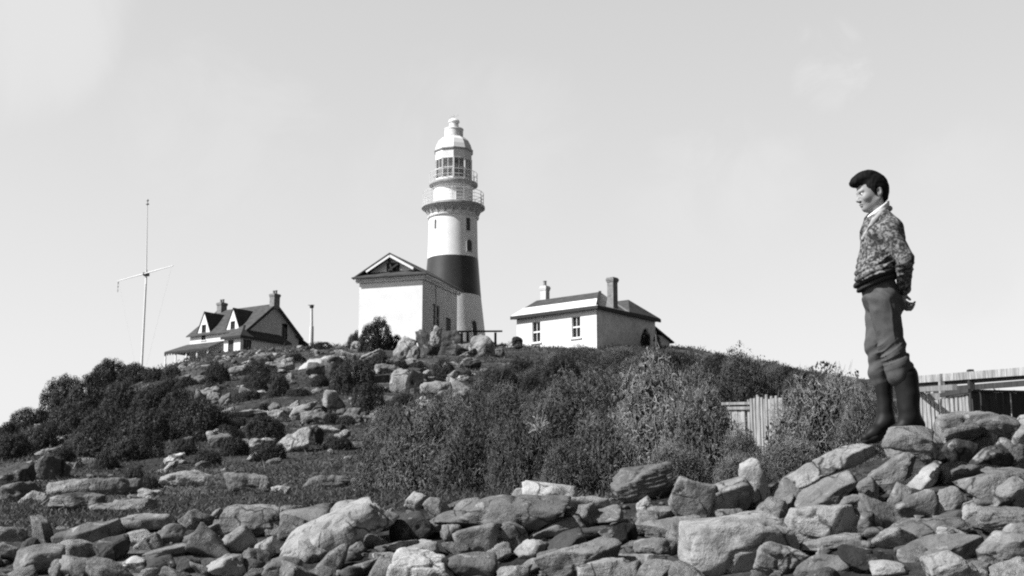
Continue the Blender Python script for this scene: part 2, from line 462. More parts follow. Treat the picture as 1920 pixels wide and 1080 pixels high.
def build_terrain():
    th = np.concatenate([np.arange(-180, -28, 4.0), np.linspace(-28, 29.5, 470), np.arange(32, 180, 4.0)])*math.pi/180
    rr = np.concatenate([[.6, 1.2, 1.7], np.exp(np.linspace(math.log(2.2), math.log(170), 430)), [185, 205, 230, 260, 320, 420, 600, 900, 1500, 3000, 6000, 12000]])
    T, RR = np.meshgrid(th, rr, indexing='ij')
    X = RR*np.sin(T); Y = RR*np.cos(T); Z = ground_np(X, Y)
    n, m = X.shape
    V = np.stack([X, Y, Z], -1).reshape(-1, 3)
    i = np.arange(n)[:, None]; j = np.arange(m-1)[None, :]; i2 = (i+1) % n
    Q = np.stack([i*m+j, i2*m+j, i2*m+j+1, i*m+j+1], -1).reshape(-1, 4)[:, ::-1]
    c = len(V); V = np.concatenate([V, [[0, 0, float(Z[:, 0].mean())]]])
    me = mesh_np('hillside', V, Q, (), True)
    # turf, bare earth and stony streaks
    m_, nt, b = new_mat('hill_ground')
    co = coords(nt, 'Object')
    a = noise(nt, co, .35, 8, .68, .4); f = noise(nt, co, 6.0, 6, .7); h = noise(nt, coords(nt, 'Object', (1, 1, 6)), 1.4, 5, .6)
    col = ramp(nt, a, [(.36, .018), (.48, .04), (.57, .075), (.64, .2)])
    col = mixc(nt, col, ramp(nt, f, [(.32, .45), (.62, 1.35)]), 1.0, 'MULTIPLY')
    col = mixc(nt, col, .17, ramp(nt, h, [(.6, 0.0), (.72, .65)]))
    nt.links.new(col, b.inputs['Base Color']); b.inputs['Roughness'].default_value = .95
    bump(nt, b, math_(nt, 'ADD', f, h), .9, .12)
    me.materials.append(m_)
    o = obj('hillside', me); tag(o, 'rocky grassed headland slope rising from the stony beach', 'hill', kind='structure')
    # patch under the photographer
    k = int(n)
    V2 = np.concatenate([np.stack([X[:, 0], Y[:, 0], Z[:, 0]], -1), [[0, 0, float(Z[:, 0].mean())]]])
    Fq = np.stack([np.arange(n), (np.arange(n)+1) % n, np.full(n, n)], -1)[:, ::-1]
    me2 = mesh_np('beach', V2, Fq, (m_,)); tag(obj('beach', me2), 'stony beach where the photographer stands', 'beach', kind='structure')
build_terrain()

def build_grass():
    """short turf and tussocks, sampled evenly over the picture so that the near meadow and the far slope carry the same fineness"""
    n = 90000
    px = RNG.uniform(-60, 1980, n); Y = np.exp(RNG.uniform(math.log(9.5), math.log(128), n))
    x = (px-960)/F*Y*1.003; y = Y
    den = fbm(np.stack([x, y, x*0], -1)*np.array([.35, .35, 1])*np.clip(24/Y, .25, 1)[:, None], 4, 21)
    keep = den > RNG.uniform(-.75, .35, n)
    x, y, Y, px = x[keep], y[keep], Y[keep], px[keep]; n = len(x)
    z = ground_np(x, y)
    B = 5
    hh = (.016 + .0011*Y)*RNG.lognormal(0, .45, n)
    x = np.repeat(x, B); y = np.repeat(y, B); z = np.repeat(z, B); h = np.repeat(hh, B)*RNG.uniform(.5, 1.2, n*B); Yr = np.repeat(Y, B)
    spread = (.03 + .0022*Yr)
    x = x + RNG.normal(0, 1, n*B)*spread*1.5; y = y + RNG.normal(0, 1, n*B)*spread*1.5
    z = z - .01
    az = RNG.uniform(0, 2*math.pi, n*B); wd = (.005 + .00045*Yr)*RNG.uniform(.6, 1.3, n*B)
    lean = RNG.normal(0, .8, (n*B, 2))*h[:, None]
    P0 = np.stack([x-np.cos(az)*wd, y-np.sin(az)*wd, z], -1); P1 = np.stack([x+np.cos(az)*wd, y+np.sin(az)*wd, z], -1)
    P2 = np.stack([x+lean[:, 0], y+lean[:, 1], z+h], -1)
    V = np.stack([P0, P1, P2], 1).reshape(-1, 3); Fc = np.arange(len(V)).reshape(-1, 3)
    me = mesh_np('grass', V, Fc, (M['grass'],))
    tag(obj('grass', me), 'short dark turf and tussocks covering the slope', 'grass', kind='stuff')
build_grass()
# ------------------------------------------------------------------ rocks
def ico(sub):
    import bmesh
    bm = bmesh.new(); bmesh.ops.create_icosphere(bm, subdivisions=sub, radius=1.0)
    bm.verts.ensure_lookup_table()
    v = np.array([p.co[:] for p in bm.verts]); f = np.array([[q.index for q in t.verts] for t in bm.faces]); bm.free()
    return v, f
ICO = {k: ico(k) for k in (3, 4, 5)}

def rock_verts(seed, dims, block=.5, sub=4, rough=1.0, strata=.0, RF=.022):
    """a weathered stone: rounded convex body cut by joint planes, then roughened; dims = full extents (x, y, z)"""
    r = np.random.default_rng(seed)
    d, f = ICO[sub]
    N = []; D = []
    for ax in range(3):
        for s in (-1, 1):
            n = np.zeros(3); n[ax] = s; n += r.normal(0, .16, 3); N.append(n/np.linalg.norm(n)); D.append(r.uniform(.62, .95) if r.random() < block else r.uniform(.9, 1.1))
    for _ in range(int(9 + 7*block)):
        n = r.normal(0, 1, 3); N.append(n/np.linalg.norm(n)); D.append(r.uniform(.62, 1.02))
    N = np.array(N); D = np.array(D)
    # warp directions a little so the joints are not dead flat
    dw = d + .07*np.stack([vnoise(d*1.7 + seed % 97, 1), vnoise(d*1.7 + seed % 89, 2), vnoise(d*1.7 + seed % 83, 3)], -1)
    dw /= np.linalg.norm(dw, axis=1)[:, None]
    q = np.maximum(dw @ N.T, 0)/D[None, :]
    p = 34 + 50*block
    rad = (q**p).sum(1)**(-1/p)
    v = d*rad[:, None]
    lo, hi = v.min(0), v.max(0); v = (v-(lo+hi)/2)/(hi-lo)      # unit box
    S = np.array(dims, float)
    w = v*S
    m = float(np.cbrt(S.prod()))
    nn = d
    disp = .055*fbm(w/m*1.6 + seed % 53, 2, seed % 31) + RF*fbm(w/m*5.0 + seed % 41, 3, 5)
    ridge = np.abs(vnoise(w/m*2.6 + seed % 29, 7)); disp = disp - .07*np.clip(.07-ridge, 0, 1)/.07
    if strata:
        c = w[:, 2]/m*11 + 1.3*vnoise(w/m*1.5, 4); disp = disp + strata*.035*(np.abs((c % 1)-.5)*2 - .5)
    w = w + nn*(disp*m*rough*.9)[:, None]
    return w, f

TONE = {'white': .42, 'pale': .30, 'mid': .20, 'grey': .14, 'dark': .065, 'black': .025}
USED = {}                                                # label -> count, to keep labels apart
LAND = []                                                # (px, py, phrase) that other labels can point to

def put_rock(name, px, py, w, h, roll, tone, label, short, Y=None, block=.5, strata=0.0, depth=None, mat='rock_near',
             cat='boulder', group=None, seed=None, yaw=None, sub=4, sink=.32):
    seed = (int(px*31 + py*17 + w) if seed is None else seed)
    r = np.random.default_rng(seed)
    if Y is None:
        Y = solveY(px, py + h*sink) or 8.0
    k = 1/ppm(Y, py)
    W, H = w*k, h*k
    dep = (depth*k if depth else (.38*max(W, H) + .5*min(W, H))*r.uniform(.85, 1.15))
    tilt = 0.0 if mat == 'rock_far' else (.42 if ('black' in label or 'dark' in label or 'shaded' in label) else .18)
    H = max(.62*H, (H - .5*dep*math.sin(tilt))/math.cos(tilt))
    v, f = rock_verts(seed, (W, dep, H), block, sub, 1.0 if mat != 'rock_far' else 1.35, strata, .022 if mat != 'rock_far' else .042)
    me = mesh_np(name, v, f, (M[mat],), True)
    o = obj(name, me)
    o.location = at(px, py, Y)
    yw = r.uniform(-.22, .22) if yaw is None else R(yaw)
    o.rotation_euler = (Matrix.Rotation(-R(roll), 3, 'Y') @ Matrix.Rotation(yw, 3, 'Z') @ Matrix.Rotation(r.uniform(-.1, .16) + tilt, 3, 'X')).to_euler()
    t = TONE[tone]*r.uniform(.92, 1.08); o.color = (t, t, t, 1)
    tag(o, label, cat, group)
    if short: LAND.append((px, py, short))
    return o

G1 = 'boulders of the beach bank'
# px, py, width, height, roll (deg, + = right end up), tone, block, short phrase, where
SHORE = [
 (272,983,96,46,14,'mid',.3,'loaf-shaped boulder with a pale top','at the upper edge of the left beach'),
 (167,1002,120,46,15,'grey',.5,'broad tilted slab with a shaded front','below the meadow at far left'),
 (74,1053,84,60,8,'mid',.4,'mottled rounded boulder','in the bottom left corner'),
 (18,1036,26,46,75,'mid',.6,'narrow upright splinter','on the left photo edge'),
 (53,1030,36,36,20,'dark',.7,'small dark pointed stone','beside the upright splinter at far left'),
 (155,1068,84,44,-12,'mid',.6,'mottled flat-backed stone','on the bottom edge at left'),
 (210,1034,68,56,30,'dark',.3,'dark egg-shaped boulder','under the broad tilted slab'),
 (318,1003,58,42,25,'grey',.3,'grey hump with a dark hollow','right of the loaf-shaped boulder'),
 (247,1063,60,34,22,'white',.7,'bright wedge-shaped stone','near the bottom edge at left'),
 (378,1004,84,30,28,'mid',.5,'long slanting stone','left of the large lichened block'),
 (402,974,42,20,62,'mid',.8,'sharp-edged upright flake','standing against the lichened block'),
 (470,982,118,68,-3,'mid',.8,'large lichened block','at the top of the bank left of centre'),
 (442,1018,66,50,42,'pale',.2,'bright round cobble with a black shaded side','below the lichened block'),
 (425,1064,66,48,20,'pale',.8,'pale angular blocks of stone','on the bottom edge under the round cobble'),
 (320,1036,92,24,13,'mid',.5,'long low ridge-like stone','crossing the left bank'),
 (303,1063,60,38,5,'dark',.3,'dark rounded stone','under the long low ridge stone'),
 (352,1064,44,34,12,'dark',.8,'dark block with one bright edge','on the bottom edge left of the pale angular blocks'),
 (622,1002,236,74,29,'pale',.15,'giant leaning slab crusted with lichen','running up to the right, left of centre'),
 (572,972,100,36,6,'mid',.4,'pale-topped slab with a black underside','above the giant leaning slab'),
 (647,957,62,34,6,'pale',.5,'clean pale wedge','lying against the top of the giant leaning slab'),
 (940,964,240,78,3,'grey',.4,'very broad whale-backed boulder','in the middle of the bank'),
 (897,1014,86,58,12,'mid',.3,'dome-shaped boulder','in front of the whale-backed boulder'),
 (822,956,54,38,-35,'mid',.5,'pale stone leaning left','beside the whale-backed boulder'),
 (848,1000,32,46,85,'mid',.4,'small standing stone','left of the dome-shaped boulder'),
 (768,985,78,58,-20,'dark',.5,'dark stone in the shade','right of the giant leaning slab'),  # shadow beside the slab put into the stone's dark tone
 (780,1034,78,32,4,'pale',.6,'pale flat-topped stone','above the bright front slab at centre'),
 (790,1066,122,70,2,'white',.8,'bright smooth-faced slab','on the bottom edge at centre'),
 (882,1066,86,60,-2,'grey',.8,'dark cube-like boulder','beside the bright smooth-faced slab'),
 (725,1047,50,28,8,'mid',.3,'small smooth hump','right of the lower end of the giant leaning slab'),
 (680,1068,84,32,20,'mid',.4,'low pale ridge of stone','on the bottom edge below the giant leaning slab'),
 (782,938,40,32,-10,'pale',.6,'small pale lump','on the rim of the bank under the thicket'),
 (500,1032,36,40,20,'pale',.5,'small bright stone','below the right end of the lichened block'),
 (520,1066,88,50,8,'grey',.4,'dark low boulder','on the bottom edge left of the giant leaning slab'),
 (817,988,40,28,6,'mid',.4,'small mottled stone','under the pale stone leaning left'),
 (671,1034,32,30,30,'grey',.3,'small grey knob','in the shadow under the giant leaning slab'),
 (1030,930,100,42,-4,'white',.25,'white cushion-shaped boulder','on the crest of the bank at centre'),
 (980,930,34,30,-30,'pale',.6,'small pale stone','just left of the white cushion boulder'),
 (1105,946,78,32,-8,'pale',.4,'pale low slab','just right of the white cushion boulder'),
 (1040,991,96,32,16,'mid',.5,'long slab with a light upper edge','below the white cushion boulder'),
 (965,1008,60,58,-30,'mid',.3,'smooth boulder dark on its right side','between the dome and the long slab'),
 (1000,1032,62,44,15,'pale',.3,'pale potato-shaped stone','below the smooth dark-sided boulder'),
 (1052,1030,92,46,20,'dark',.5,'long dark stone','right of the pale potato-shaped stone'),
 (1096,1000,80,28,6,'dark',.4,'low dark hump','above the long dark stone'),
 (1157,1004,66,54,10,'black',.2,'black ball-shaped boulder','left of the flat table slab'),
 (1090,1052,150,72,12,'mid',.3,'big blotchy boulder','near the bottom edge right of centre'),
 (1135,1072,94,44,8,'pale',.3,'pale blotchy front stone','on the bottom edge right of centre'),
 (1253,990,136,42,2,'mid',.7,'flat table slab with a black underside','left of the huge pale boulder'),
 (1236,1029,90,42,-3,'mid',.8,'squared block','carrying the flat table slab'),
 (1182,1030,42,28,15,'grey',.5,'small broken stone','left of the squared block'),
 (1200,914,112,80,5,'grey',.4,'tall ribbed boulder','set against the grey thicket'),
 (1298,935,84,100,-8,'mid',.85,'tall split boulder with one face black','standing on the crest of the bank'),
 (1357,935,96,76,20,'mid',.35,'rough boulder with a shaded base','right of the tall split boulder'),
 (1415,915,50,96,5,'pale',.5,'pale standing stone','at the foot of the long outer slabs'),
 (1135,970,68,28,14,'mid',.5,'thin slanting slab','above the black ball-shaped boulder'),
 (1207,955,38,40,20,'pale',.6,'small blotched stone','in front of the tall ribbed boulder'),
 (1240,962,50,28,10,'mid',.5,'small low stone','left of the foot of the tall split boulder'),
 (1388,1026,200,112,4,'pale',.45,'huge pale pitted boulder','dominating the lower right of centre'),
 (1370,966,54,26,8,'mid',.3,'small hump','on the back of the huge pale boulder'),
 (1190,1058,94,32,8,'mid',.5,'mottled flat stone','below the squared block'),
 (1258,1062,94,38,4,'dark',.6,'dark flat stone','on the bottom edge left of the huge pale boulder'),
 (995,1068,40,32,40,'mid',.3,'small rounded stone','on the bottom edge under the potato-shaped stone'),
 (1706,822,100,44,-4,'mid',.1,'smooth summit boulder','under the boots of the standing youth'),
 (1566,868,168,46,26,'pale',.2,'long clean slab','sloping down left from the boots of the youth'),
 (1488,874,126,40,22,'pale',.4,'outermost sloping slab','at the left edge of the high pile'),
 (1478,922,118,44,20,'grey',.4,'long dark slab','lying under the outermost sloping slab'),
 (1552,928,114,50,14,'mid',.4,'helmet-shaped slab with a black underside','below the long clean slab'),
 (1545,985,140,98,-6,'pale',.35,'big smooth pale boulder','in the middle of the high pile'),
 (1708,850,86,32,9,'mid',.5,'finely layered slab','beneath the smooth summit boulder'),
 (1758,852,44,58,80,'black',.8,'black ribbed block','right of the finely layered slab'),
 (1675,886,96,44,32,'mid',.4,'rugged slab leaning right','below the finely layered slab'),
 (1735,898,78,40,44,'pale',.2,'pale oval stone leaning right','under the black ribbed block'),
 (1680,938,62,36,58,'mid',.4,'pointed stone standing on end','below the rugged leaning slab'),
 (1628,918,38,46,10,'mid',.5,'small worn stump of rock','below the long clean slab on its right'),
 (1600,942,46,30,-8,'pale',.3,'small pale stone','behind the big smooth pale boulder'),
 (1652,972,96,52,-28,'grey',.5,'dark slab sloping down right','right of the big smooth pale boulder'),
 (1716,954,70,58,20,'grey',.5,'grey lump with straight sides','in the middle of the high pile on its right'),
 (1752,956,52,34,-58,'white',.4,'brilliant white long stone','at the middle of the right-hand pile'),
 (1785,940,44,54,10,'mid',.5,'squarish pale-faced stone','right of the brilliant white stone'),
 (1796,850,60,60,-15,'dark',.4,'dark pitted boulder','right of the black ribbed block'),
 (1798,890,66,54,10,'grey',.3,'grey smooth lump','below the dark pitted boulder'),
 (1812,801,108,66,12,'mid',.25,'broad spotted boulder','in front of the paling fence at right'),
 (1845,827,62,62,30,'white',.4,'bright rounded triangular stone','right of the youth under the spotted boulder'),
 (1897,845,54,52,-10,'mid',.2,'round speckled cobble','near the right photo edge under the fence'),
 (1907,797,52,42,10,'pale',.3,'pale smooth stone','on the right photo edge below the dark boards'),
 (1850,860,78,42,20,'dark',.4,'dark shaded stone','under the bright triangular stone'),
 (1873,890,108,36,-3,'mid',.7,'flat layered slab','near the right edge below the speckled cobble'),
 (1850,914,90,52,20,'mid',.4,'tilted mid-grey slab','below the flat layered slab'),
 (1876,980,104,52,-5,'mid',.6,'ribbed layered block','on the right edge halfway down the pile'),
 (1818,966,36,48,10,'pale',.4,'small pale upright stone','left of the ribbed layered block'),
 (1735,992,146,40,18,'grey',.6,'long dark layered slab','running up right across the pile'),
 (1785,1004,64,38,4,'pale',.2,'pale bun-shaped stone','above the lowest right slabs'),
 (1752,1030,156,46,20,'mid',.5,'long rough slab','below the long dark layered slab'),
 (1790,1064,104,64,12,'pale',.4,'pale whale-shaped boulder','on the bottom edge at right'),
 (1885,1032,108,68,-4,'mid',.4,'large knobbly boulder','in the bottom right corner'),
 (1555,1020,134,30,8,'mid',.6,'long flat slab','under the big smooth pale boulder'),
 (1540,1064,94,46,4,'grey',.4,'dark mottled boulder','on the bottom edge below the long flat slab'),
 (1625,1052,92,62,10,'black',.4,'black shaded boulder','on the bottom edge right of centre of the high pile'),  # black shadow in the pile put into this stone's tone
 (1668,1069,64,34,4,'pale',.3,'small pale hump','on the bottom edge right of the black shaded boulder'),
 (1466,1048,86,74,-10,'mid',.3,'boulder with a lit top and black front','right of the huge pale boulder'),
 (1908,930,52,60,40,'mid',.5,'leaning squared stone','on the right edge under the flat layered slab'),
 (1875,946,44,26,0,'dark',.4,'small dark gap stone','left of the leaning squared stone'),
 (1625,986,50,52,-20,'grey',.4,'two-toned stone','against the big smooth pale boulder'),
 (1872,800,74,50,-12,'mid',.4,'rough boulder with a pale crest','lying against the dark boards near the right edge'),
 (1928,808,76,56,8,'pale',.35,'pale hummock','leaning on the dark boards, cut by the right photo edge'),
 (1907,1000,54,38,5,'mid',.3,'small rounded block','on the right edge above the knobbly boulder'),
]
for (px, py, w_, h_, roll, tone, bl, S_, W_) in SHORE:
    Yf = None
    kw = {}
    if S_.startswith('smooth summit'): kw = dict(Y=7.98, depth=80)
    elif S_.startswith('long clean slab'): kw = dict(Y=8.0, depth=75)
    elif S_.startswith('broad spotted'): kw = dict(Y=9.2, seed=41)
    elif S_.startswith('rough boulder with a pale') or S_.startswith('pale hummock'): kw = dict(Y=9.0)
    elif S_.startswith('tall ribbed'): kw = dict(Y=9.6)
    big = w_*h_ > 5200
    w_ *= 1.10; h_ *= 1.12
    lay = 'layer' in S_ or 'ribbed' in S_
    put_rock('boulder', px, py, w_, h_, roll, tone, f'{S_} {W_}', S_, block=bl, strata=(1.0 if lay else .12), mat='rock_layered' if lay else 'rock_near',
             group=G1, sub=5 if big else 4, **kw)

# hillside outcrops and loose rocks: px, py, w, h, roll, tone, block, short, where
G2 = 'rocks of the hillside'
HILL = [
 (602,684,84,26,9,'white',.3,'long white sheet of bare rock','below the crest between the cottage and the white hall'),
 (527,687,50,26,14,'pale',.4,'pale bare rock','left of the long white rock sheet'),
 (460,696,56,28,10,'pale',.4,'pale rock pavement','below the corner of the gabled cottage'),
 (393,728,24,14,0,'pale',.4,'small pale cap rock','left of the three upright rocks'),
 (374,748,24,28,60,'grey',.6,'left upright rock','of the small group above the dark shrubs'),
 (400,750,32,32,20,'mid',.5,'middle rounded rock','of the small group above the dark shrubs'),
 (422,752,22,26,10,'mid',.5,'right leaning rock','of the small group above the dark shrubs'),
 (438,731,38,11,14,'pale',.4,'thin light ledge','above the group of three rocks'),
 (545,713,18,20,40,'pale',.5,'bright wedge of rock','left of the dark bush under the long white sheet'),
 (425,769,28,9,18,'pale',.4,'light sliver of rock','below the group of three rocks'),
 (472,775,70,13,6,'pale',.4,'long light ledge','right of the large dark shrub'),
 (519,767,28,22,-20,'grey',.4,'dark-sided rock','at the end of the long light ledge'),
 (570,773,48,28,14,'pale',.4,'tumbled pale rock','left of the tall bright outcrop'),
 (623,761,40,50,-5,'pale',.6,'tall bright outcrop','at the middle of the slope'),
 (661,778,28,24,0,'mid',.3,'rounded rock','right of the foot of the tall bright outcrop'),
 (684,790,18,15,0,'pale',.4,'small white rock','above the front thicket'),
 (556,830,62,50,18,'white',.75,'bright fluted outcrop','above the sloping meadow'),
 (586,822,36,44,5,'dark',.5,'black rock face','joined to the bright fluted outcrop'),  # shaded right side of the fluted outcrop, coloured dark as its own stone
 (620,807,48,14,-8,'pale',.4,'flat light rock','right of the bright fluted outcrop'),
 (496,827,16,11,10,'white',.4,'small white stone','left of the bright fluted outcrop'),
 (326,862,38,20,12,'white',.5,'lone bright rock','on the meadow at left'),
 (620,837,27,9,6,'pale',.4,'light flat stone','on the meadow below the fluted outcrop'),
 (757,660,34,52,-22,'pale',.7,'bright leaning rock wedge','in front of the white hall'),
 (776,668,22,38,0,'mid',.6,'mid-grey rock','right of the bright leaning wedge'),
 (803,652,42,62,5,'dark',.5,'tall dark outcrop','under the corner of the white hall'),
 (818,631,20,36,0,'pale',.6,'pale pinnacle','poking up before the wall of the white hall'),
 (840,642,42,40,10,'dark',.5,'dark jagged rock','between the hall and the lighthouse'),
 (853,662,60,32,-14,'dark',.4,'dark low rock','below the dark jagged rock'),
 (906,655,46,48,-10,'pale',.5,'speckled bright outcrop','below the lighthouse door'),
 (876,655,34,24,-20,'mid',.5,'mottled rock','left of the speckled bright outcrop'),
 (936,662,18,16,0,'mid',.4,'small round rock','right of the speckled bright outcrop'),
 (958,648,16,20,30,'white',.5,'small white rock','at the crest left of the hipped house'),
 (969,643,18,20,0,'dark',.4,'small black rock','beside the small white crest rock'),
 (878,680,30,14,6,'pale',.4,'pale loose rock','below the speckled bright outcrop'),
 (852,688,36,16,-6,'pale',.4,'light flat rock with dark base','below the dark low rock'),
 (675,652,30,26,10,'pale',.5,'pale rock','under the round crest bush'),
 (697,667,48,14,22,'pale',.4,'sloping pale ledge','under the round crest bush'),
 (727,694,48,28,-5,'mid',.5,'ribbed rock','left of the big split outcrop'),
 (750,722,40,60,10,'pale',.55,'big bright split outcrop','at the middle of the slope under the hall'),
 (781,726,36,60,-5,'black',.5,'black half of the split outcrop','under the hall'),  # shade on the outcrop's right side, put into a black stone
 (817,738,52,40,4,'pale',.4,'broad pale outcrop','right of the split outcrop'),
 (854,725,24,22,10,'pale',.5,'pale knob','right of the broad pale outcrop'),
 (862,752,34,30,20,'pale',.5,'pale broken rock','below the pale knob'),
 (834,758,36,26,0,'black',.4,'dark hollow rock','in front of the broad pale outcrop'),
 (805,759,44,20,5,'pale',.4,'low pale rock','at the foot of the broad pale outcrop'),
 (884,763,22,10,0,'pale',.4,'flat little rock','right of the pale broken rock'),
 (893,751,24,6,3,'white',.4,'thin white sliver','right of the broad pale outcrop'),
 (812,712,44,11,-6,'mid',.4,'low ledge','above the broad pale outcrop'),
 (867,709,19,9,4,'white',.4,'small white rock','on the turf under the lighthouse'),
 (911,722,9,17,0,'pale',.4,'small standing stone','on the turf below the crest'),
 (707,757,28,30,50,'mid',.5,'leaning grey rock','in the shade of the central dark bush'),
 (848,801,19,13,5,'white',.4,'bright stone','among the front thicket'),
 (95,886,62,60,-5,'grey',.5,'big dark-faced rock','at the left end of the meadow rocks'),
 (25,902,64,60,10,'dark',.4,'black hump of rock','on the left photo edge above the meadow'),
 (54,880,24,30,5,'pale',.5,'bright-cheeked rock','behind the black hump at far left'),
 (40,927,72,48,12,'grey',.4,'grey rounded rock','on the left edge below the black hump'),
 (67,936,42,30,0,'pale',.5,'broken pale rock','at far left'),
 (132,917,72,34,8,'mid',.4,'low mottled rock','at the left of the lower outcrop row'),
 (148,946,104,38,4,'mid',.4,'long mottled outcrop','at the left above the beach meadow'),
 (222,917,84,42,10,'grey',.45,'dark-hollowed outcrop','in the lower outcrop row'),
 (235,952,110,28,4,'mid',.4,'low blotched outcrop','below the dark-hollowed outcrop'),
 (280,928,46,22,0,'pale',.4,'pale block','right of the dark-hollowed outcrop'),
 (345,903,98,36,0,'pale',.5,'broad crusted outcrop','in the middle of the left meadow'),
 (410,906,46,40,5,'dark',.5,'dark cleft rock','right of the broad crusted outcrop'),
 (466,907,76,34,-5,'mid',.4,'mottled rock mound','right of the dark cleft rock'),
 (527,918,32,13,5,'pale',.4,'flat pale stone','on the meadow right of the mottled mound'),
 (612,905,88,24,6,'mid',.4,'low rock bench','at the edge of the front thicket'),
 (95,850,56,20,10,'mid',.4,'pale-rimmed ledge','above the big dark-faced rock'),
 (168,914,15,24,20,'white',.5,'little white standing stone','in the lower outcrop row'),
 (144,880,34,16,68,'pale',.5,'leaning light slab','right of the big dark-faced rock'),
 (113,828,18,22,0,'white',.4,'small white boulder','among the shrubs at far left'),
 (90,793,18,16,0,'pale',.3,'upper small white rock','on the left skyline among shrubs'),
 (71,802,14,14,0,'pale',.3,'lower small white rock','on the left skyline among shrubs'),
 (298,885,26,9,10,'pale',.4,'flat light stone','on the meadow left of the crusted outcrop'),
 (28,806,14,9,10,'white',.4,'tiny white rock','on the skyline at the left edge'),
]
for (px, py, w_, h_, roll, tone, bl, S_, W_) in HILL:
    put_rock('hill_rock', px, py, w_*1.14, h_*1.10, roll, tone, f'{S_} {W_}', S_, block=bl, strata=.5, mat='rock_far', cat='rock', group=G2, sink=.25)

# stones that fill the gaps: copies of a dozen shapes
LAND += [(1120, 600, 'hipped white house'), (740, 560, 'white gabled hall'), (850, 600, 'lighthouse'), (470, 630, 'gabled cottage'), (268, 600, 'flagpole')]
STONE = []
for i in range(12):
    v, f = rock_verts(9000+i*13, (1.0, .85, .62), .2 + .6*(i % 3)/2, 4, 1.0, .15)
    v2, f2 = rock_verts(9500+i*13, (1.0, .85, .62), .4, 3, 1.8, .4, .05)
    STONE.append((mesh_np('stone_shape', v, f, (M['rock_near'],), True), mesh_np('hill_stone_shape', v2, f2, (M['rock_far'],), True)))

def side(dx, dy):
    if abs(dx) > 1.3*abs(dy): return 'right of' if dx > 0 else 'left of'
    return 'below' if dy > 0 else 'above'

def stone_label(px, py, size, tone, flat, kind):
    adj = ('tiny' if size < 17 else 'small' if size < 25 else 'middling' if size < 36 else 'stout' if size < 45 else 'big' if size < 58 else 'hefty') + (' flat ' if flat else ' ') + {'white': 'bright', 'pale': 'pale', 'mid': 'grey', 'grey': 'dull', 'dark': 'dark', 'black': 'black'}[tone]
    near = sorted(LAND, key=lambda q: (q[0]-px)**2 + 2.2*(q[1]-py)**2)[:5]
    for n, (lx, ly, ph) in enumerate(near):
        lab = f'{adj} {kind} {"just " if n == 0 else ""}{side(px-lx, py-ly)} the {ph}'
        if len(lab.split()) <= 16 and lab not in USED:
            USED[lab] = 1; return lab
    return f'{adj} {kind} {side(px-near[0][0], py-near[0][1])} the {near[0][2]}'

def put_stone(px, py, size, tone, flat, r, far, Y=None, big=False):
    Y = Y or solveY(px, py + size*.15)
    if Y is None: return
    k = size/ppm(Y, py)
    i = int(r.integers(0, 12))
    o = obj('boulder' if big else 'stone' if not far else 'loose_rock', STONE[i][1 if far else 0])
    o.location = at(px, py, Y); o.scale = (k, k*r.uniform(.8, 1.2), k*(.6 if flat else 1.05))
    o.rotation_euler = (r.normal(0, .3), r.normal(-.25, .4), r.uniform(0, 6.28))
    t = TONE[tone]*r.uniform(.9, 1.1); o.color = (t, t, t, 1)
    kind = 'boulder' if big else 'rock' if far else 'stone'
    tag(o, stone_label(px, py, size, tone, flat, kind), kind, G1 if big else 'loose rocks scattered on the slope' if far else 'small stones wedged between the boulders')

r = np.random.default_rng(5)
pts = [(a[0], a[1], .5*min(a[2], a[3])) for a in SHORE]
cnt = 0; tries = 0
while cnt < 62 and tries < 6000:                         # more boulders where the bank is widest
    tries += 1
    px = r.uniform(-20, 760) if r.random() < .72 else r.uniform(760, 2080)
    top = np.interp(px, [0, 300, 500, 760, 1000, 1200, 1400, 1500, 1600, 1700, 1920], [1010, 985, 970, 965, 965, 965, 950, 930, 900, 880, 860])
    py = r.uniform(top, 1088); s = r.uniform(52, 100)
    if min(math.hypot((px-a)*.8, py-b) - c*.95 for a, b, c in pts) < s*.10: continue
    pts.append((px, py, s*.36)); cnt += 1
    Yq = solveY(px, py + s*.2)
    if Yq: put_stone(px, py, s, r.choice(['pale', 'mid', 'mid', 'grey']), r.random() < .55, r, False, Yq + .08, True)
while cnt < 270 and tries < 9000:
    tries += 1
    px = r.uniform(-10, 1935) if cnt % 9 else r.uniform(1935, 2140)
    top = np.interp(px, [0, 300, 500, 760, 1000, 1200, 1400, 1500, 1600, 1700, 1920], [1005, 975, 955, 945, 935, 935, 905, 880, 850, 830, 815])
    py = r.uniform(top, 1092); s = r.choice([20, 28, 38, 50, 62], p=[.2, .3, .25, .15, .1])
    if min(math.hypot(px-a, py-b) - c*.8 for a, b, c in pts) < s*.16: continue
    pts.append((px, py, s*.5)); cnt += 1
    Yq = solveY(px, py + s*.15)
    if Yq: put_stone(px, py + s*.12, s, r.choice(['mid', 'mid', 'grey', 'dark', 'pale']), r.random() < .35, r, False, Yq + .2)

# broken outcrops that tie the hillside rocks together
n_o = 0
while n_o < 64:
    px = r.uniform(350, 905); py = r.uniform(np.interp(px, [350, 420, 560, 900], [712, 676, 664, 668]), np.interp(px, [350, 560, 660, 700, 905], [835, 835, 820, 770, 765]))
    w_ = r.uniform(22, 58); h_ = w_*r.uniform(.35, .75); t_ = r.choice(['pale', 'mid', 'mid', 'grey', 'dark'])
    put_rock('outcrop', px, py, w_, h_, r.normal(10, 14), t_, stone_label(px, py, w_*.8, t_, h_ < .5*w_, 'outcrop'), None, block=.7, strata=.6, mat='rock_far', cat='outcrop', group='outcrops of the hillside', sink=.3)
    n_o += 1
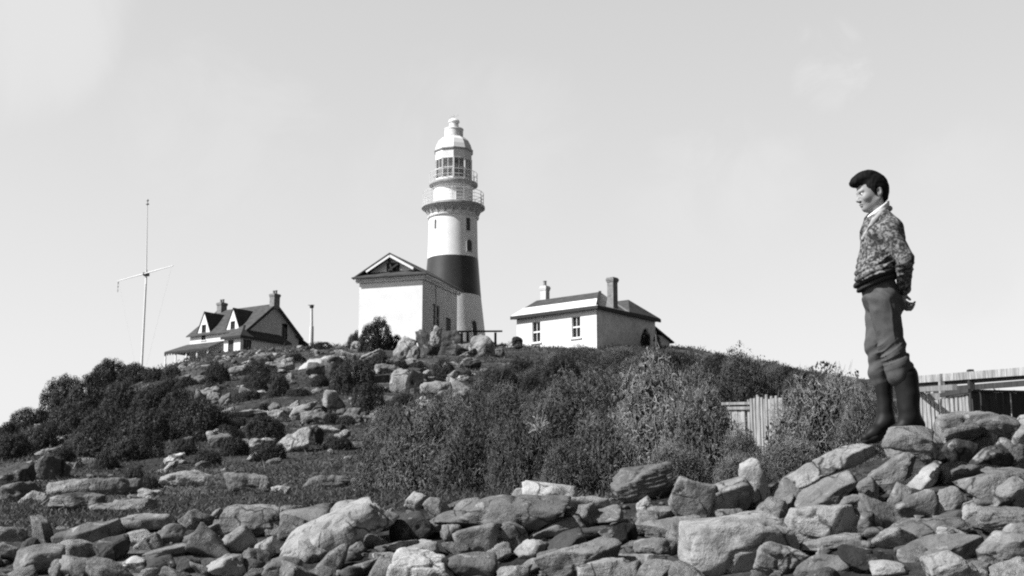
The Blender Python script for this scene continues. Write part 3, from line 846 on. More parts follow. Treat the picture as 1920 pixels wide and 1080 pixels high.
# pebbles between the boulders
def build_pebbles():
    n = 1300
    px = RNG.uniform(-40, 1960, n); Y = np.exp(RNG.uniform(math.log(3.6), math.log(9.6), n)); x = (px-960)/F*Y; z = ground_np(x, Y)
    V0, F0 = ICO[3]; sh = []
    for i in range(6): sh.append(rock_verts(700+i, (1, .85, .6), .3, 3)[0])
    Vs = []; 
    for i in range(n):
        s = RNG.lognormal(math.log(.06), .45); a = RNG.uniform(0, 6.28); c, sn = math.cos(a), math.sin(a)
        v = sh[i % 6]*s; v = np.stack([v[:, 0]*c - v[:, 1]*sn, v[:, 0]*sn + v[:, 1]*c, v[:, 2]], -1) + [x[i], Y[i], z[i]+s*.1]; Vs.append(v)
    k = len(V0); Fs = (F0[None] + (np.arange(n)*k)[:, None, None]).reshape(-1, 3)
    o = obj('pebbles', mesh_np('pebbles', np.concatenate(Vs), Fs, (M['rock_near'],), True)); o.color = (.10, .10, .10, 1)
    tag(o, 'dark pebbles filling the gaps of the boulder bank', 'pebbles', kind='stuff')
build_pebbles()

# scree below the cottage and loose rocks over the slope
def hill_px():
    if r.random() < .25:
        c = HILL[int(r.integers(0, len(HILL)))]; return c[0] + r.normal(0, c[2]*.7), c[1] + abs(r.normal(0, c[3]*.6)), r.choice([8, 12, 16, 22])
    if r.random() < .45:
        px = r.uniform(330, 650); top = np.interp(px, [330, 420, 480, 560, 650], [690, 668, 650, 648, 650]); return px, top + abs(r.normal(0, 22)), r.choice([8, 11, 15, 20])
    px = r.uniform(60, 930); py = r.uniform(np.interp(px, [0, 200, 400, 930], [850, 800, 740, 690]), np.interp(px, [0, 400, 660, 700, 930], [960, 950, 930, 800, 770])); return px, py, r.choice([9, 13, 18, 25, 32])
for _ in range(224):
    px, py, s = hill_px()
    put_stone(px, py, float(s), r.choice(['white', 'pale', 'pale', 'mid', 'grey']), r.random() < .5, r, True)
# ------------------------------------------------------------------ shrubs: unit shapes (radius 1, height 1), copied with their stems
def dome_pt(r, n, squash=1.0):
    d = r.normal(0, 1, (n, 3)); d[:, 2] = np.abs(d[:, 2])*1.0; d /= np.linalg.norm(d, axis=1)[:, None]
    return d

def leaf_quads(c, nrm, size, r, asp=.55):
    n = len(c)
    a = r.normal(0, 1, (n, 3)); a -= (a*nrm).sum(1)[:, None]*nrm; a /= np.linalg.norm(a, axis=1)[:, None]
    b = np.cross(nrm, a)
    s = size[:, None]
    P = np.stack([c - a*s, c - b*s*asp + nrm*s*.15, c + a*s, c + b*s*asp + nrm*s*.15], 1)
    return P.reshape(-1, 3), np.arange(4*n).reshape(-1, 4)

def smooth_dome(seed, nl=7000, lump=.2, leaf=.018):
    """dense rounded wind-clipped shrub: leaves in clumps over an uneven dome"""
    r = np.random.default_rng(seed)
    nc = 260
    d = dome_pt(r, nc); rad = 1 + lump*fbm(d*1.6 + seed, 3, seed) ; C = d*rad[:, None]*.88
    idx = r.integers(0, nc, nl)
    off = r.normal(0, 1, (nl, 3)); off /= np.linalg.norm(off, axis=1)[:, None]
    cr = r.uniform(.09, .18, nc)[idx]
    p = C[idx] + off*cr[:, None]*(r.uniform(.55, 1.08, nl)**.5)[:, None]
    # inner leaves close the shrub
    k = nl//5; q = dome_pt(r, k)*r.uniform(.45, .8, k)[:, None]; p[:k] = q; off[:k] = q/np.linalg.norm(q, axis=1)[:, None]
    nrm = off + .6*p + r.normal(0, .32, (nl, 3)); nrm /= np.linalg.norm(nrm, axis=1)[:, None]
    p[:, 2] = np.where(p[:, 2] < 0, -p[:, 2]*.4, p[:, 2])
    V, Fq = leaf_quads(p, nrm, leaf*r.lognormal(0, .35, nl), r)
    return mesh_np('shrub_foliage_shape', V, Fq, (M['leaf_dark'],))

def twig_mesh(seed, n, inner=False, rad=.0036, shell=(.82, 1.0), lump=.2, length=(.06, .17), curl=3.6):
    """thin arching twigs"""
    r = np.random.default_rng(seed)
    if inner:
        d = dome_pt(r, n); s0 = r.uniform(0, .12, (n, 3))*np.array([1, 1, 0]); e = d*r.uniform(.6, .95, n)[:, None]
        k = 6; t = np.linspace(0, 1, k)[None, :, None]
        mid = np.array([0, 0, .3])[None, None, :]*np.sin(t*math.pi)
        P = s0[:, None, :]*(1-t) + e[:, None, :]*t + mid*.4 + .04*r.normal(0, 1, (n, k, 3))*t
    else:
        d = dome_pt(r, n); rr = (1 + lump*fbm(d*1.6 + seed, 3, seed))*r.uniform(shell[0], shell[1], n)
        p = d*rr[:, None]
        L = r.uniform(length[0], length[1], n); k = 6
        u = d*.15 + r.normal(0, .8, (n, 3)); u /= np.linalg.norm(u, axis=1)[:, None]
        ax = r.normal(0, 1, (n, 3)); ax /= np.linalg.norm(ax, axis=1)[:, None]
        P = np.zeros((n, k, 3)); P[:, 0] = p; ang = r.uniform(-curl, curl, n)/(k-1)*1.6
        for j in range(1, k):
            c, s = np.cos(ang)[:, None], np.sin(ang)[:, None]
            u = u*c + np.cross(ax, u)*s + ax*((ax*u).sum(1)[:, None])*(1-c)
            P[:, j] = P[:, j-1] + u*(L/(k-1))[:, None]
    n, k, _ = P.shape
    T = np.gradient(P, axis=1); T /= np.linalg.norm(T, axis=2)[..., None] + 1e-9
    up = r.normal(0, 1, (n, 1, 3)); A = np.cross(T, up); A /= np.linalg.norm(A, axis=2)[..., None] + 1e-9; B = np.cross(T, A)
    w = rad*r.lognormal(0, .3, n)[:, None, None]*np.linspace(1.1, .5, k)[None, :, None]*(2.2 if inner else 1)
    V = []
    for q in range(3):
        a = 2*math.pi*q/3; V.append(P + (A*math.cos(a) + B*math.sin(a))*w)
    V = np.stack(V, 2)                                   # n,k,3,3
    base = (np.arange(n)*k*3)[:, None, None]; j = (np.arange(k-1)*3)[None, :, None]; q = np.arange(3)[None, None, :]; q2 = (q+1) % 3
    Fq = np.stack([base+j+q, base+j+q2, base+j+3+q2, base+j+3+q], -1).reshape(-1, 4)
    return V.reshape(-1, 3), Fq

def thicket(seed, nl=12000, nt=3200, leaf=.020, lump=.24):
    r = np.random.default_rng(seed)
    d = dome_pt(r, nl); rr = (1 + lump*fbm(d*1.6 + seed, 3, seed))
    depth = r.uniform(0, 1, nl)**1.4
    hole = vnoise(d*5.5 + seed, 3)                        # dark pockets where the outer leaves are missing
    depth = np.where((hole > .02) & (depth < .6), depth + .45*np.clip((hole-.02)/.2, 0, 1), depth)
    p = d*(rr*(1 - .5*depth))[:, None]; p[:, 2] = np.abs(p[:, 2])
    nrm = d + r.normal(0, .8, (nl, 3)); nrm /= np.linalg.norm(nrm, axis=1)[:, None]
    V, Fq = leaf_quads(p, nrm, leaf*r.lognormal(0, .4, nl), r, .6)
    fol = mesh_np('thicket_foliage_shape', V, Fq, (M['leaf_grey'],))
    v1, f1 = twig_mesh(seed+1, nt, False, lump=lump)
    tw = mesh_np('thicket_twigs_shape', v1, f1, (M['twig'],))
    return fol, tw

v, f = twig_mesh(77, 26, True, .02); STEMS = mesh_np('shrub_stems_shape', v, f, (M['bark'],))
DOMES = [smooth_dome(100+i*7, 23000, .2 + .05*(i % 3)) for i in range(5)]
THICK = [thicket(300+i*11) for i in range(5)]

def shrub(px, py, w, h, label, r, kind='dome', Y=None, tone=1.0, group='dark shrubs of the left slope', name='shrub'):
    """px, py = centre of the shrub in the photo, w, h = its size there"""
    if Y is None: Y = solveY(px, py + h*.42)
    if Y is None: Y = 100.0
    k = 1/ppm(Y, py)
    base = at(px, py + h*.5, Y)
    root = empty(name, base, r.uniform(0, 6.28))
    H = h*k*1.06; W = w*k*.5
    root.scale = (W, W*r.uniform(.85, 1.1), H)
    tag(root, label, 'shrub', group)
    if kind == 'dome':
        fo = obj('foliage', DOMES[int(r.integers(0, 5))], root); fo.color = g(tone)
    else:
        a, b = THICK[int(r.integers(0, 5))]
        fo = obj('foliage', a, root); fo.color = g(tone); tw = obj('twigs', b, root); tw.color = g(tone)
    obj('stems', STEMS, root)
    return root

r = np.random.default_rng(12)
DARK = [
 (118,742,86,74,'round dark shrub on the left skyline, second from the flagpole clump'), (60,786,84,40,'low dark shrub trailing down the left skyline'),
 (14,812,50,34,'dark shrub cut by the left photo edge at the skyline'), (205,702,84,56,'tall dark shrub crowning the left skyline beside the flagpole'),
 (252,706,70,46,'dark shrub left of the flagpole base'), (288,706,46,34,'small dark shrub right of the flagpole base'),
 (168,744,92,70,'broad dark shrub under the left skyline clump'), (322,702,40,28,'small shrub by the verandah post of the gabled cottage'),
 (148,790,104,62,'dark shrub in the middle of the left shrubbery'), (82,822,84,50,'dark shrub above the big dark-faced rock'),
 (18,838,80,50,'spreading dark shrub at the left edge below the skyline'), (232,752,100,62,'wide shrub below the flagpole shrubs'),
 (292,748,88,54,'shrub halfway down the slope below the cottage verandah'), (214,794,96,62,'shrub in the heart of the left shrubbery, one below the wide one'),
 (272,802,100,78,'largest round shrub left of the big dark slope bush'), (175,832,110,68,'low shrub at the lower edge of the left shrubbery'),
 (246,838,104,62,'shrub at the lower right edge of the left shrubbery'), (116,856,60,36,'small shrub behind the leaning light slab'),
 (380,793,112,80,'big dark bush standing alone on the left slope'), (436,797,58,42,'bush touching the right side of the big lone bush'),
 (497,806,74,48,'bush left of the bright fluted outcrop'), (508,844,62,36,'low bush below and left of the fluted outcrop'),
 (440,838,64,38,'low bush under the big lone bush on its right'), (390,858,54,26,'small low bush at the upper edge of the meadow'),
 (332,764,80,56,'bush above the big lone bush on its left'), (404,703,54,44,'dark bush below the cottage porch'),
 (520,726,46,46,'bush below the pale bare rock near the crest'), (660,716,92,76,'large dark bush in the middle of the slope'),
 (690,750,64,62,'black bush right under the large middle bush'), (636,700,46,40,'bush at the upper left of the large middle bush'),
 (706,634,70,66,'round dark bush on the crest left of the white hall'), (668,642,38,38,'small bush left of the round crest bush'),
 (738,645,42,32,'small bush between the round crest bush and the hall'), (762,640,30,18,'flat bush in front of the hall wall'),
 (600,650,56,16,'low dark hedge-like bush on the crest right of the tall post'), (350,722,52,30,'low bush among the scree left of the dark porch bush'),
 (466,744,50,26,'low bush right of the group of three rocks'), (560,742,56,26,'low bush on the scree above the tumbled pale rock'),
 (250,896,40,44,'dark little bush in the lower outcrop row'), (280,908,50,30,'low bush behind the pale block'),
 (430,820,70,36,'bush in the shadow under the big lone bush'), (336,800,46,46,'bush left of the big lone bush'),
 (1210,634,20,28,'small conical bush before the hipped house wall'), (1231,634,12,12,'tiny round bush beside the small conical bush'),
 (345,835,44,28,'little bush below the largest round shrub'), (200,868,60,30,'flat bush under the left shrubbery'),
]
for (px, py, w_, h_, lab) in DARK:
    if px < 520 and w_ > 60: w_ *= 1.08; h_ *= .98
    Yk = 101.0 if 1200 < px < 1240 else None
    sh = shrub(px, py, w_, h_, lab, r, 'dome', tone=r.uniform(.75, 1.15)*(.7 if py < 650 else 1), Y=Yk)
    LAND.append((px, py, lab.split(' on ')[0].split(' below ')[0]))

# low heath between the rocks of the slope
USEDH = set(); k_ = 0
while k_ < 46:
    px = r.uniform(320, 900); py = r.uniform(np.interp(px, [320, 420, 560, 900], [705, 680, 668, 690]), np.interp(px, [320, 640, 700, 900], [845, 835, 775, 760]))
    w_ = r.uniform(22, 58); h_ = w_*r.uniform(.4, .65)
    near = sorted(LAND, key=lambda q: (q[0]-px)**2 + 2*(q[1]-py)**2)[:7]; lab = None
    for lx, ly, ph in near:
        c = f"{'small ' if w_ < 36 else ''}patch of dark heath {side(px-lx, py-ly)} the {ph}"
        if len(c.split()) <= 16 and c not in USEDH: lab = c; break
    if lab is None: k_ += .25; continue
    USEDH.add(lab); k_ += 1
    shrub(px, py, w_, h_, lab, r, 'dome', tone=r.uniform(.6, 1.1), group='heath bushes between the slope rocks', name='heath_bush')
# thicket: large wiry bushes in front of the slope, then the scrub over the right shoulder of the hill
FRONT = [
 (1235,800,250,230,14.0,1.25,'tall pale wiry thicket bush left of the small paling fence'), (1318,835,180,200,13.0,1.15,'wiry bush overlapping the foot of the small paling fence'),
 (1545,784,218,178,13.5,1.2,'big wiry bush left of the youth and right of the small fence'), (1482,866,140,84,11.5,1.05,'low wiry bush below the small paling fence'),
 (1612,800,105,130,13.0,1.05,'wiry bush directly behind the legs of the youth'), (1398,858,100,100,12.6,1.1,'wiry bush in front of the left foot of the small paling fence'), (1130,850,150,150,12.5,.95,'wiry bush above the tall ribbed boulder on its left'),
 (790,845,200,170,14.0,.95,'rounded thicket bush at the left front of the scrub'), (720,865,120,120,14.5,.9,'leftmost thicket bush beside the meadow'),
 (880,858,160,150,13.5,.75,'thicket bush in the centre front, above the whale-backed boulder'), (990,855,170,170,13.0,.6,'dark thicket bush behind the white cushion boulder'),
 (1060,880,120,110,11.5,.85,'low thicket bush just behind the crest of the bank'), (1270,880,130,90,11.2,1.0,'low wiry bush behind the tall split boulder'),
 (1400,890,120,70,11.0,1.0,'low wiry bush behind the pale standing stone'), (940,790,150,120,20,.65,'dark bush in the second row of the thicket'),
 (840,795,150,110,20,.9,'second-row thicket bush above the rounded front bush'), (1060,770,170,130,22,.7,'dark second-row bush left of the tall pale wiry bush'),
 (1120,740,130,100,27,.85,'bush above the tall pale wiry thicket bush on its left'), (1210,728,150,90,30,.95,'bush above the tall pale wiry thicket bush'),
 (1310,738,150,110,28,.85,'bush behind the tall pale wiry bush on its right'), (1390,712,120,100,32,.6,'dark bush above the small paling fence'),
 (1450,712,90,60,33,.7,'bush on the right skyline above the small fence'), (1500,716,70,46,32,.6,'last dark bush of the skyline before the big wiry bush'),
 (1650,745,60,60,15.5,1.0,'thin wiry bush seen past the far knee of the youth'),
 (745,800,110,70,22,.85,'second-row thicket bush at the left'), (1660,830,90,60,10.5,.9,'low wiry bush behind the far boot of the youth'),
]
for (px, py, w_, h_, Y, tone, lab) in FRONT:
    shrub(px, py, w_, h_, lab, r, 'thick', Y=Y, tone=tone, group='wiry bushes of the thicket', name='thicket_bush')
    LAND.append((px, py, lab.split(' of ')[0].split(' behind ')[0].split(' above ')[0]))
# scrub of the right shoulder
USEDS = set()
BACK = []
tries = 0
while len(BACK) < 74 and tries < 4000:
    tries += 1
    px = r.uniform(900, 1560); top = np.interp(px, [900, 1000, 1030, 1090, 1150, 1300, 1400, 1520, 1560], [700, 664, 648, 640, 652, 654, 664, 694, 705])
    py = r.uniform(top, np.interp(px, [900, 1100, 1560], [790, 760, 740]))
    if px < 1010 and r.random() < .5: continue
    if any((px-a)**2 + 3*(py-b)**2 < 26**2 for a, b in BACK): continue
    BACK.append((px, py)); 
    w_ = r.uniform(55, 105); h_ = w_*r.uniform(.5, .75)
    tone = r.uniform(.5, .9)
    near = sorted(LAND, key=lambda q: (q[0]-px)**2 + 2*(q[1]-py)**2)[:6]
    adj = ('dark' if tone < .68 else 'grey' if tone < .85 else 'pale') + (' broad' if w_ > 85 else ' small' if w_ < 68 else '')
    lab = None
    for lx, ly, ph in near:
        c = f'{adj} scrub bush {side(px-lx, py-ly)} the {ph}'
        if len(c.split()) <= 16 and c not in USEDS: lab = c; break
    lab = lab or f'{adj} scrub bush on the right shoulder of the hill'
    USEDS.add(lab)
    shrub(px, py + h_*.46, w_, h_, lab, r, 'thick' if r.random() < .6 else 'dome', tone=tone*(1.0 if True else 1), group='scrub of the right shoulder', name='scrub_bush')
# ------------------------------------------------------------------ buildings
UP = Vector((0, 0, 1))

def wall(mb, O, U, w, h, n, openings=(), reveal=.16):
    """wall face from corner O along unit U, outward normal n, with real openings (u0, z0, u1, z1)"""
    O = Vector(O); U = Vector(U); n = Vector(n)
    us = sorted({0.0, w} | {o[0] for o in openings} | {o[2] for o in openings})
    vs = sorted({0.0, h} | {o[1] for o in openings} | {o[3] for o in openings})
    P = lambda u, v, d=0.0: O + U*u + UP*v - n*d
    flip = U.cross(UP).dot(n) < 0
    def q(a, b, c, d):
        mb.quad(*( (d, c, b, a) if flip else (a, b, c, d)))
    for i in range(len(us)-1):
        for j in range(len(vs)-1):
            uc, vc = (us[i]+us[i+1])/2, (vs[j]+vs[j+1])/2
            if any(o[0] < uc < o[2] and o[1] < vc < o[3] for o in openings): continue
            q(P(us[i], vs[j]), P(us[i+1], vs[j]), P(us[i+1], vs[j+1]), P(us[i], vs[j+1]))
    for (a, b, c, d) in openings:
        q(P(a, b), P(c, b), P(c, b, reveal), P(a, b, reveal)); q(P(c, d), P(a, d), P(a, d, reveal), P(c, d, reveal))
        q(P(a, d), P(a, b), P(a, b, reveal), P(a, d, reveal)); q(P(c, b), P(c, d), P(c, d, reveal), P(c, b, reveal))

def sash_window(root, O, U, n, op, reveal=.14, frame_mat=None, rows=2, cols=2, thick=.07, sill=True, pane_mat=None):
    """window part: frame with meeting rail and glazing bars; pane and sill are sub-parts"""
    O = Vector(O); U = Vector(U); n = Vector(n); a, b, c, d = op
    P = lambda u, v, dd: O + U*u + UP*v - n*dd
    fr = MB(); fm = frame_mat or M['trim_white']
    def bar(u0, v0, u1, v1, z0, z1):
        fr.box(P(u0, v0, z1), U*(u1-u0), UP*(v1-v0), n*(z1-z0))
    z0, z1 = reveal-.07, reveal
    bar(a, b, a+thick, d, z0, z1); bar(c-thick, b, c, d, z0, z1); bar(a+thick, d-thick, c-thick, d, z0, z1); bar(a+thick, b, c-thick, b+thick, z0, z1)
    mid = (b+d)/2
    bar(a+thick, mid-.06, c-thick, mid+.06, z0+.003, z1)
    for k in range(1, cols):
        u = a + (c-a)*k/cols; bar(u-.02, b+thick, u+.02, mid-.06, z0+.02, z1); bar(u-.02, mid+.06, u+.02, d-thick, z0+.02, z1)
    for v in ((b+mid)/2, (d+mid)/2) if rows > 2 else ():
        bar(a+thick, v-.02, c-thick, v+.02, z0+.023, z1-.003)
    w_ = part_of(root, fr.build('window', fm))
    pn = MB(); pn.quad(P(a, b, reveal+.01), P(c, b, reveal+.01), P(c, d, reveal+.01), P(a, d, reveal+.01))
    p = pn.build('pane', pane_mat or M['glass_dark']); p.parent = w_
    if sill:
        s = MB(); s.box(P(a-.12, b-.12, 0.0), U*(c-a+.24), UP*.1, n*.10)
        q = s.build('sill', M['trim_white']); q.parent = w_
    return w_

def dark_door(root, O, U, n, op, reveal=.16, mat=None):
    O = Vector(O); U = Vector(U); n = Vector(n); a, b, c, d = op
    P = lambda u, v, dd: O + U*u + UP*v - n*dd
    m = MB(); m.box(P(a, b, reveal), U*(c-a), UP*(d-b), n*.04)
    for k in range(2):                                     # raised panels
        m.box(P(a+.12+(c-a-.2)*k*.5, b+.2, reveal-.04), U*((c-a)*.5-.16), UP*((d-b)*.4), n*.02)
        m.box(P(a+.12+(c-a-.2)*k*.5, b+.3+(d-b)*.42, reveal-.04), U*((c-a)*.5-.16), UP*((d-b)*.38), n*.02)
    dr = part_of(root, m.build('door', mat or M['door_dark']))
    h = MB(); h.tube(P(c-.12, b+1.0, reveal-.04), P(c-.12, b+1.0, reveal-.1), .03, n=8)
    k = h.build('handle', M['metal_grey']); k.parent = dr
    return dr

def slab(mb, pts, th):
    """roof slab: polygon thickened downwards"""
    pts = [Vector(p) for p in pts]; n = (pts[1]-pts[0]).cross(pts[2]-pts[0]).normalized()
    if n.z < 0: pts = pts[::-1]; n = -n
    k = len(pts); low = [p - UP*th for p in pts]
    mb.add(pts + low, [tuple(range(k)), tuple(range(2*k-1, k-1, -1))] + [(i, k+i, k+(i+1) % k, (i+1) % k) for i in range(k)])

def chimney(root, base, w, d, h, mat, ax, ay, cap=.12, pots=0):
    m = MB(); base = Vector(base); ax = Vector(ax); ay = Vector(ay)
    m.box(base - ax*w/2 - ay*d/2, ax*w, ay*d, UP*(h-.35))
    for i, (e, z0, z1) in enumerate(((cap*.6, h-.35, h-.24), (cap, h-.238, h-.08), (cap*.4, h-.078, h))):
        m.box(base - ax*(w/2+e) - ay*(d/2+e) + UP*z0, ax*(w+2*e), ay*(d+2*e), UP*(z1-z0))
    c = part_of(root, m.build('chimney', mat, bevel=.015))
    for k in range(pots):
        t = MB(); t.lathe(base + UP*h + ax*(k-(pots-1)/2)*w*.5, [(.14, 0), (.12, .35), (.15, .36), (.15, .42), (.1, .42)], 14)
        p = t.build('chimney_pot', M['brick'], smooth=True); p.parent = c
    return c

# ---- white gabled hall
def build_hall():
    C = at(797, 512, 95.0); a = Vector((-.947, .321, 0)); b = Vector((.321, .947, 0)); n1 = -b; n2 = -a
    zb = 13.2 + CZ; ze = C.z; C = Vector((C.x, C.y, 0)); ov = .32
    W, L = 5.05, 7.0
    O = C + a*ov + b*ov + UP*zb; H = ze - zb
    root = empty('white_hall', O); tag(root, 'white hall with an open pediment gable standing beside the lighthouse', 'hall', None)
    m = MB()
    wall(m, O, a, W, H, n1)
    win = (2.05, 1.75, 3.35, 3.55); dr = (4.7, .2, 5.75, 2.95)
    wall(m, O + a*W, b, L, H, a); wall(m, O + b*L, a, W, H, b)
    part_of(root, m.build('wall', M['white']))
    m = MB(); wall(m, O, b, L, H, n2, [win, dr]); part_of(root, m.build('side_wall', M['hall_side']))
    sash_window(root, O, b, n2, win, rows=3, cols=2, frame_mat=M['wood_grey'])
    dark_door(root, O, b, n2, dr)
    # roof: gable ridge along b; broad pediment facing the sea
    rise = 1.72; zt = ze + rise
    A = lambda u, v, z: Vector((C.x, C.y, 0)) + a*u + b*v + UP*z
    WW = W + 2*ov; LL = L + 2*ov
    m = MB()
    slab(m, [A(-.12, 0.0, ze), A(-.12, LL+.1, ze), A(WW/2, LL+.1, zt), A(WW/2, 0.0, zt)], .1)
    slab(m, [A(WW+.12, 0.0, ze), A(WW+.12, LL+.1, ze), A(WW/2, LL+.1, zt), A(WW/2, 0.0, zt)], .1)
    # skirt roof at the foot of the pediment
    slab(m, [A(-.12, -.16, ze), A(WW+.12, -.16, ze), A(WW-.75, .62, ze+.42), A(.75, .62, ze+.42)], .1)
    part_of(root, m.build('roof', M['slate']))
    # tympanum set back, and white raking boards
    m = MB(); m.add([A(.55, .60, ze+.1), A(WW-.55, .60, ze+.1), A(WW/2, .60, zt-.14)], [(0, 1, 2)])
    ty = part_of(root, m.build('pediment', M['white']))
    m = MB()
    for s in (0, 1):
        e = A(.95 if s == 0 else WW-.95, .05, ze+.42); t = A(WW/2, .05, zt-.22)
        m.bar(e, t, .05, .2, up=b.cross(t-e).normalized())
    part_of(root, m.build('barge_board', M['trim_white']))
    m = MB()                                                # shadows of the pediment built as dark louvres and bars
    m.box(A(WW/2-.55, .52, ze+.42), a*1.0, b*.06, UP*.62)
    for k in range(5): m.bar(A(WW/2-.5, .50, ze+.5+k*.11), A(WW/2+.4, .50, ze+.5+k*.11), .05, .06)
    m.bar(A(WW/2-.1, .3, ze+.42), A(WW/2+.25, .3, zt-.3), .12, .12); m.bar(A(WW/2+.2, .3, ze+.42), A(WW/2-.6, .3, ze+.9), .12, .12)
    m.bar(A(1.05, .34, ze+.5), A(1.9, .34, ze+.78), .1, .1)
    part_of(root, m.build('pediment_shadow', M['trim_dark']))
    m = MB()                                                # pale moulded eaves cornice
    zc = ze - .26
    m.box(A(.05, .05, zc), a*(WW-.1), b*.2, UP*.155); m.box(A(.05, .255, zc), a*.2, b*(LL-.35), UP*.155)
    m.box(A(.12, .12, zc-.13), a*(WW-.24), b*.14, UP*.128); m.box(A(.12, .262, zc-.13), a*.14, b*(LL-.4), UP*.128)
    part_of(root, m.build('cornice', M['stucco']))
    m = MB(); m.tube(O + b*2.55 + n2*.05 + UP*.05, O + b*2.55 + n2*.05 + UP*(H-.3), .045, n=8)
    part_of(root, m.build('downpipe', M['stucco'], smooth=True))
build_hall()

# ---- hipped white house at right
def build_hipped():
    C = at(1120, 571, 97.0); a = Vector((-.775, .632, 0)); b = Vector((.632, .775, 0)); n1 = -b; n2 = -a
    ze = C.z; zb = ze - 4.2; C0 = Vector((C.x, C.y, 0)); ov = .3; WW, LL = 8.2, 8.5
    A = lambda u, v, z: C0 + a*u + b*v + UP*z
    O = A(ov, ov, zb); W, L, H = WW-2*ov, LL-2*ov, ze-zb-.18
    root = empty('hipped_house', O); tag(root, 'low white keeper house with a hipped roof and tall chimney on the crest', 'house')
    def ucol(px):                                           # place along the left wall seen at photo column px
        t = (px-960)/F/(CP - (540-615)/F*SP)
        return (O.x - t*O.y)/(t*a.y - a.x)
    z = lambda row, u: elev(row)*(O.y + a.y*u) + CZ - O.z
    ops = []
    for x0, x1, r0, r1 in ((1072, 1088, 592, 632), (998, 1013, 602, 641)):
        u0, u1 = ucol(x1), ucol(x0); ops.append((u0, max(.3, z(r1, u0)), u1, z(r0, u0)))
    m = MB(); wall(m, O, a, W, H, n1, ops)
    part_of(root, m.build('front_wall', M['white']))
    m = MB(); wall(m, O, b, L, H, n2); wall(m, O+a*W, b, L, H, a); wall(m, O+b*L, a, W, H, b)
    sw = part_of(root, m.build('side_wall', M['white_dirty'])); sw['label'] = 'stained grey rendered side wall'
    for o in ops: sash_window(root, O, a, n1, o, rows=2, cols=2, thick=.05)
    zr = ze + 1.38
    m = MB()
    # front range: ridge b=2, rear range: ridge b=6.3
    e, f_, g_, h_ = A(0,0,ze), A(WW,0,ze), A(WW,4.2,ze), A(0,4.2,ze)
    r1, r2 = A(1.2,2.05,zr), A(7.3,2.05,zr)
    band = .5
    L1 = lambda p, q, t: p + (q-p)*t
    slab(m, [L1(e, r1, band), L1(f_, r2, band), r2, r1], .08)
    slab(m, [f_, g_, r2], .08); slab(m, [g_, h_, r1, r2], .08)
    e2, f2, g2, h2 = A(0,4.2,ze), A(WW,4.2,ze), A(WW,LL,ze), A(0,LL,ze); q1, q2 = A(1.5,6.3,zr), A(6.8,6.3,zr)
    slab(m, [e2, f2, q2, q1], .08); slab(m, [f2, g2, q2], .08); slab(m, [g2, h2, q1, q2], .08); slab(m, [h2, e2, q1], .08)
    rf = part_of(root, m.build('roof', M['slate']))
    m = MB(); slab(m, [e, f_, L1(f_, r2, band), L1(e, r1, band)], .08)  # lower half of the front slope and the hip end in white
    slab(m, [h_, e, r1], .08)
    wl = part_of(root, m.build('roof_sheeting', M['white'])); wl['label'] = 'white lower roof sheets'
    m = MB(); m.bar(e + UP*.03, r1 + UP*.03, .2, .08)
    part_of(root, m.build('hip_capping', M['trim_dark']))
    m = MB()
    zg = ze-.3
    m.box(A(-.06, -.06, zg), a*(WW+.12), b*.12, UP*.24); m.box(A(-.06, .063, zg), a*.12, b*(LL-.06), UP*.24)
    m.box(A(.06, .06, zg+.03), a*(WW-.12), b*.3, UP*.1); m.box(A(.06, .363, zg+.03), a*.3, b*(LL-.6), UP*.1)
    part_of(root, m.build('gutter', M['trim_dark']))
    chimney(root, A(.30, 2.4, ze-.1), .60, .56, 2.5, M['brick'], b, a, .08)
    chimney(root, A(6.9, 2.6, ze+.6), .55, .5, 1.95, M['stucco'], a, b, .06, pots=1)
    # lean-to behind
    m = MB(); Q = A(.9, LL-ov, zb); w2 = 3.0
    wall(m, Q, b, w2, 3.1, n2, [(.6, 1.7, 1.7, 2.6)]); wall(m, Q + b*w2, a, 3.0, 2.7, b); 
    lw = part_of(root, m.build('lean_to_wall', M['white_dirty']))
    sash_window(root, Q, b, n2, (.6, 1.7, 1.7, 2.6), rows=2, cols=2, frame_mat=M['wood_grey'])
    m = MB(); slab(m, [Q - a*.25 + UP*3.9, Q - a*.25 + b*(w2+.3) + UP*2.75, Q + a*3.2 + b*(w2+.3) + UP*2.75, Q + a*3.2 + UP*3.9], .12)
    part_of(root, m.build('lean_to_roof', M['slate']))
build_hipped()

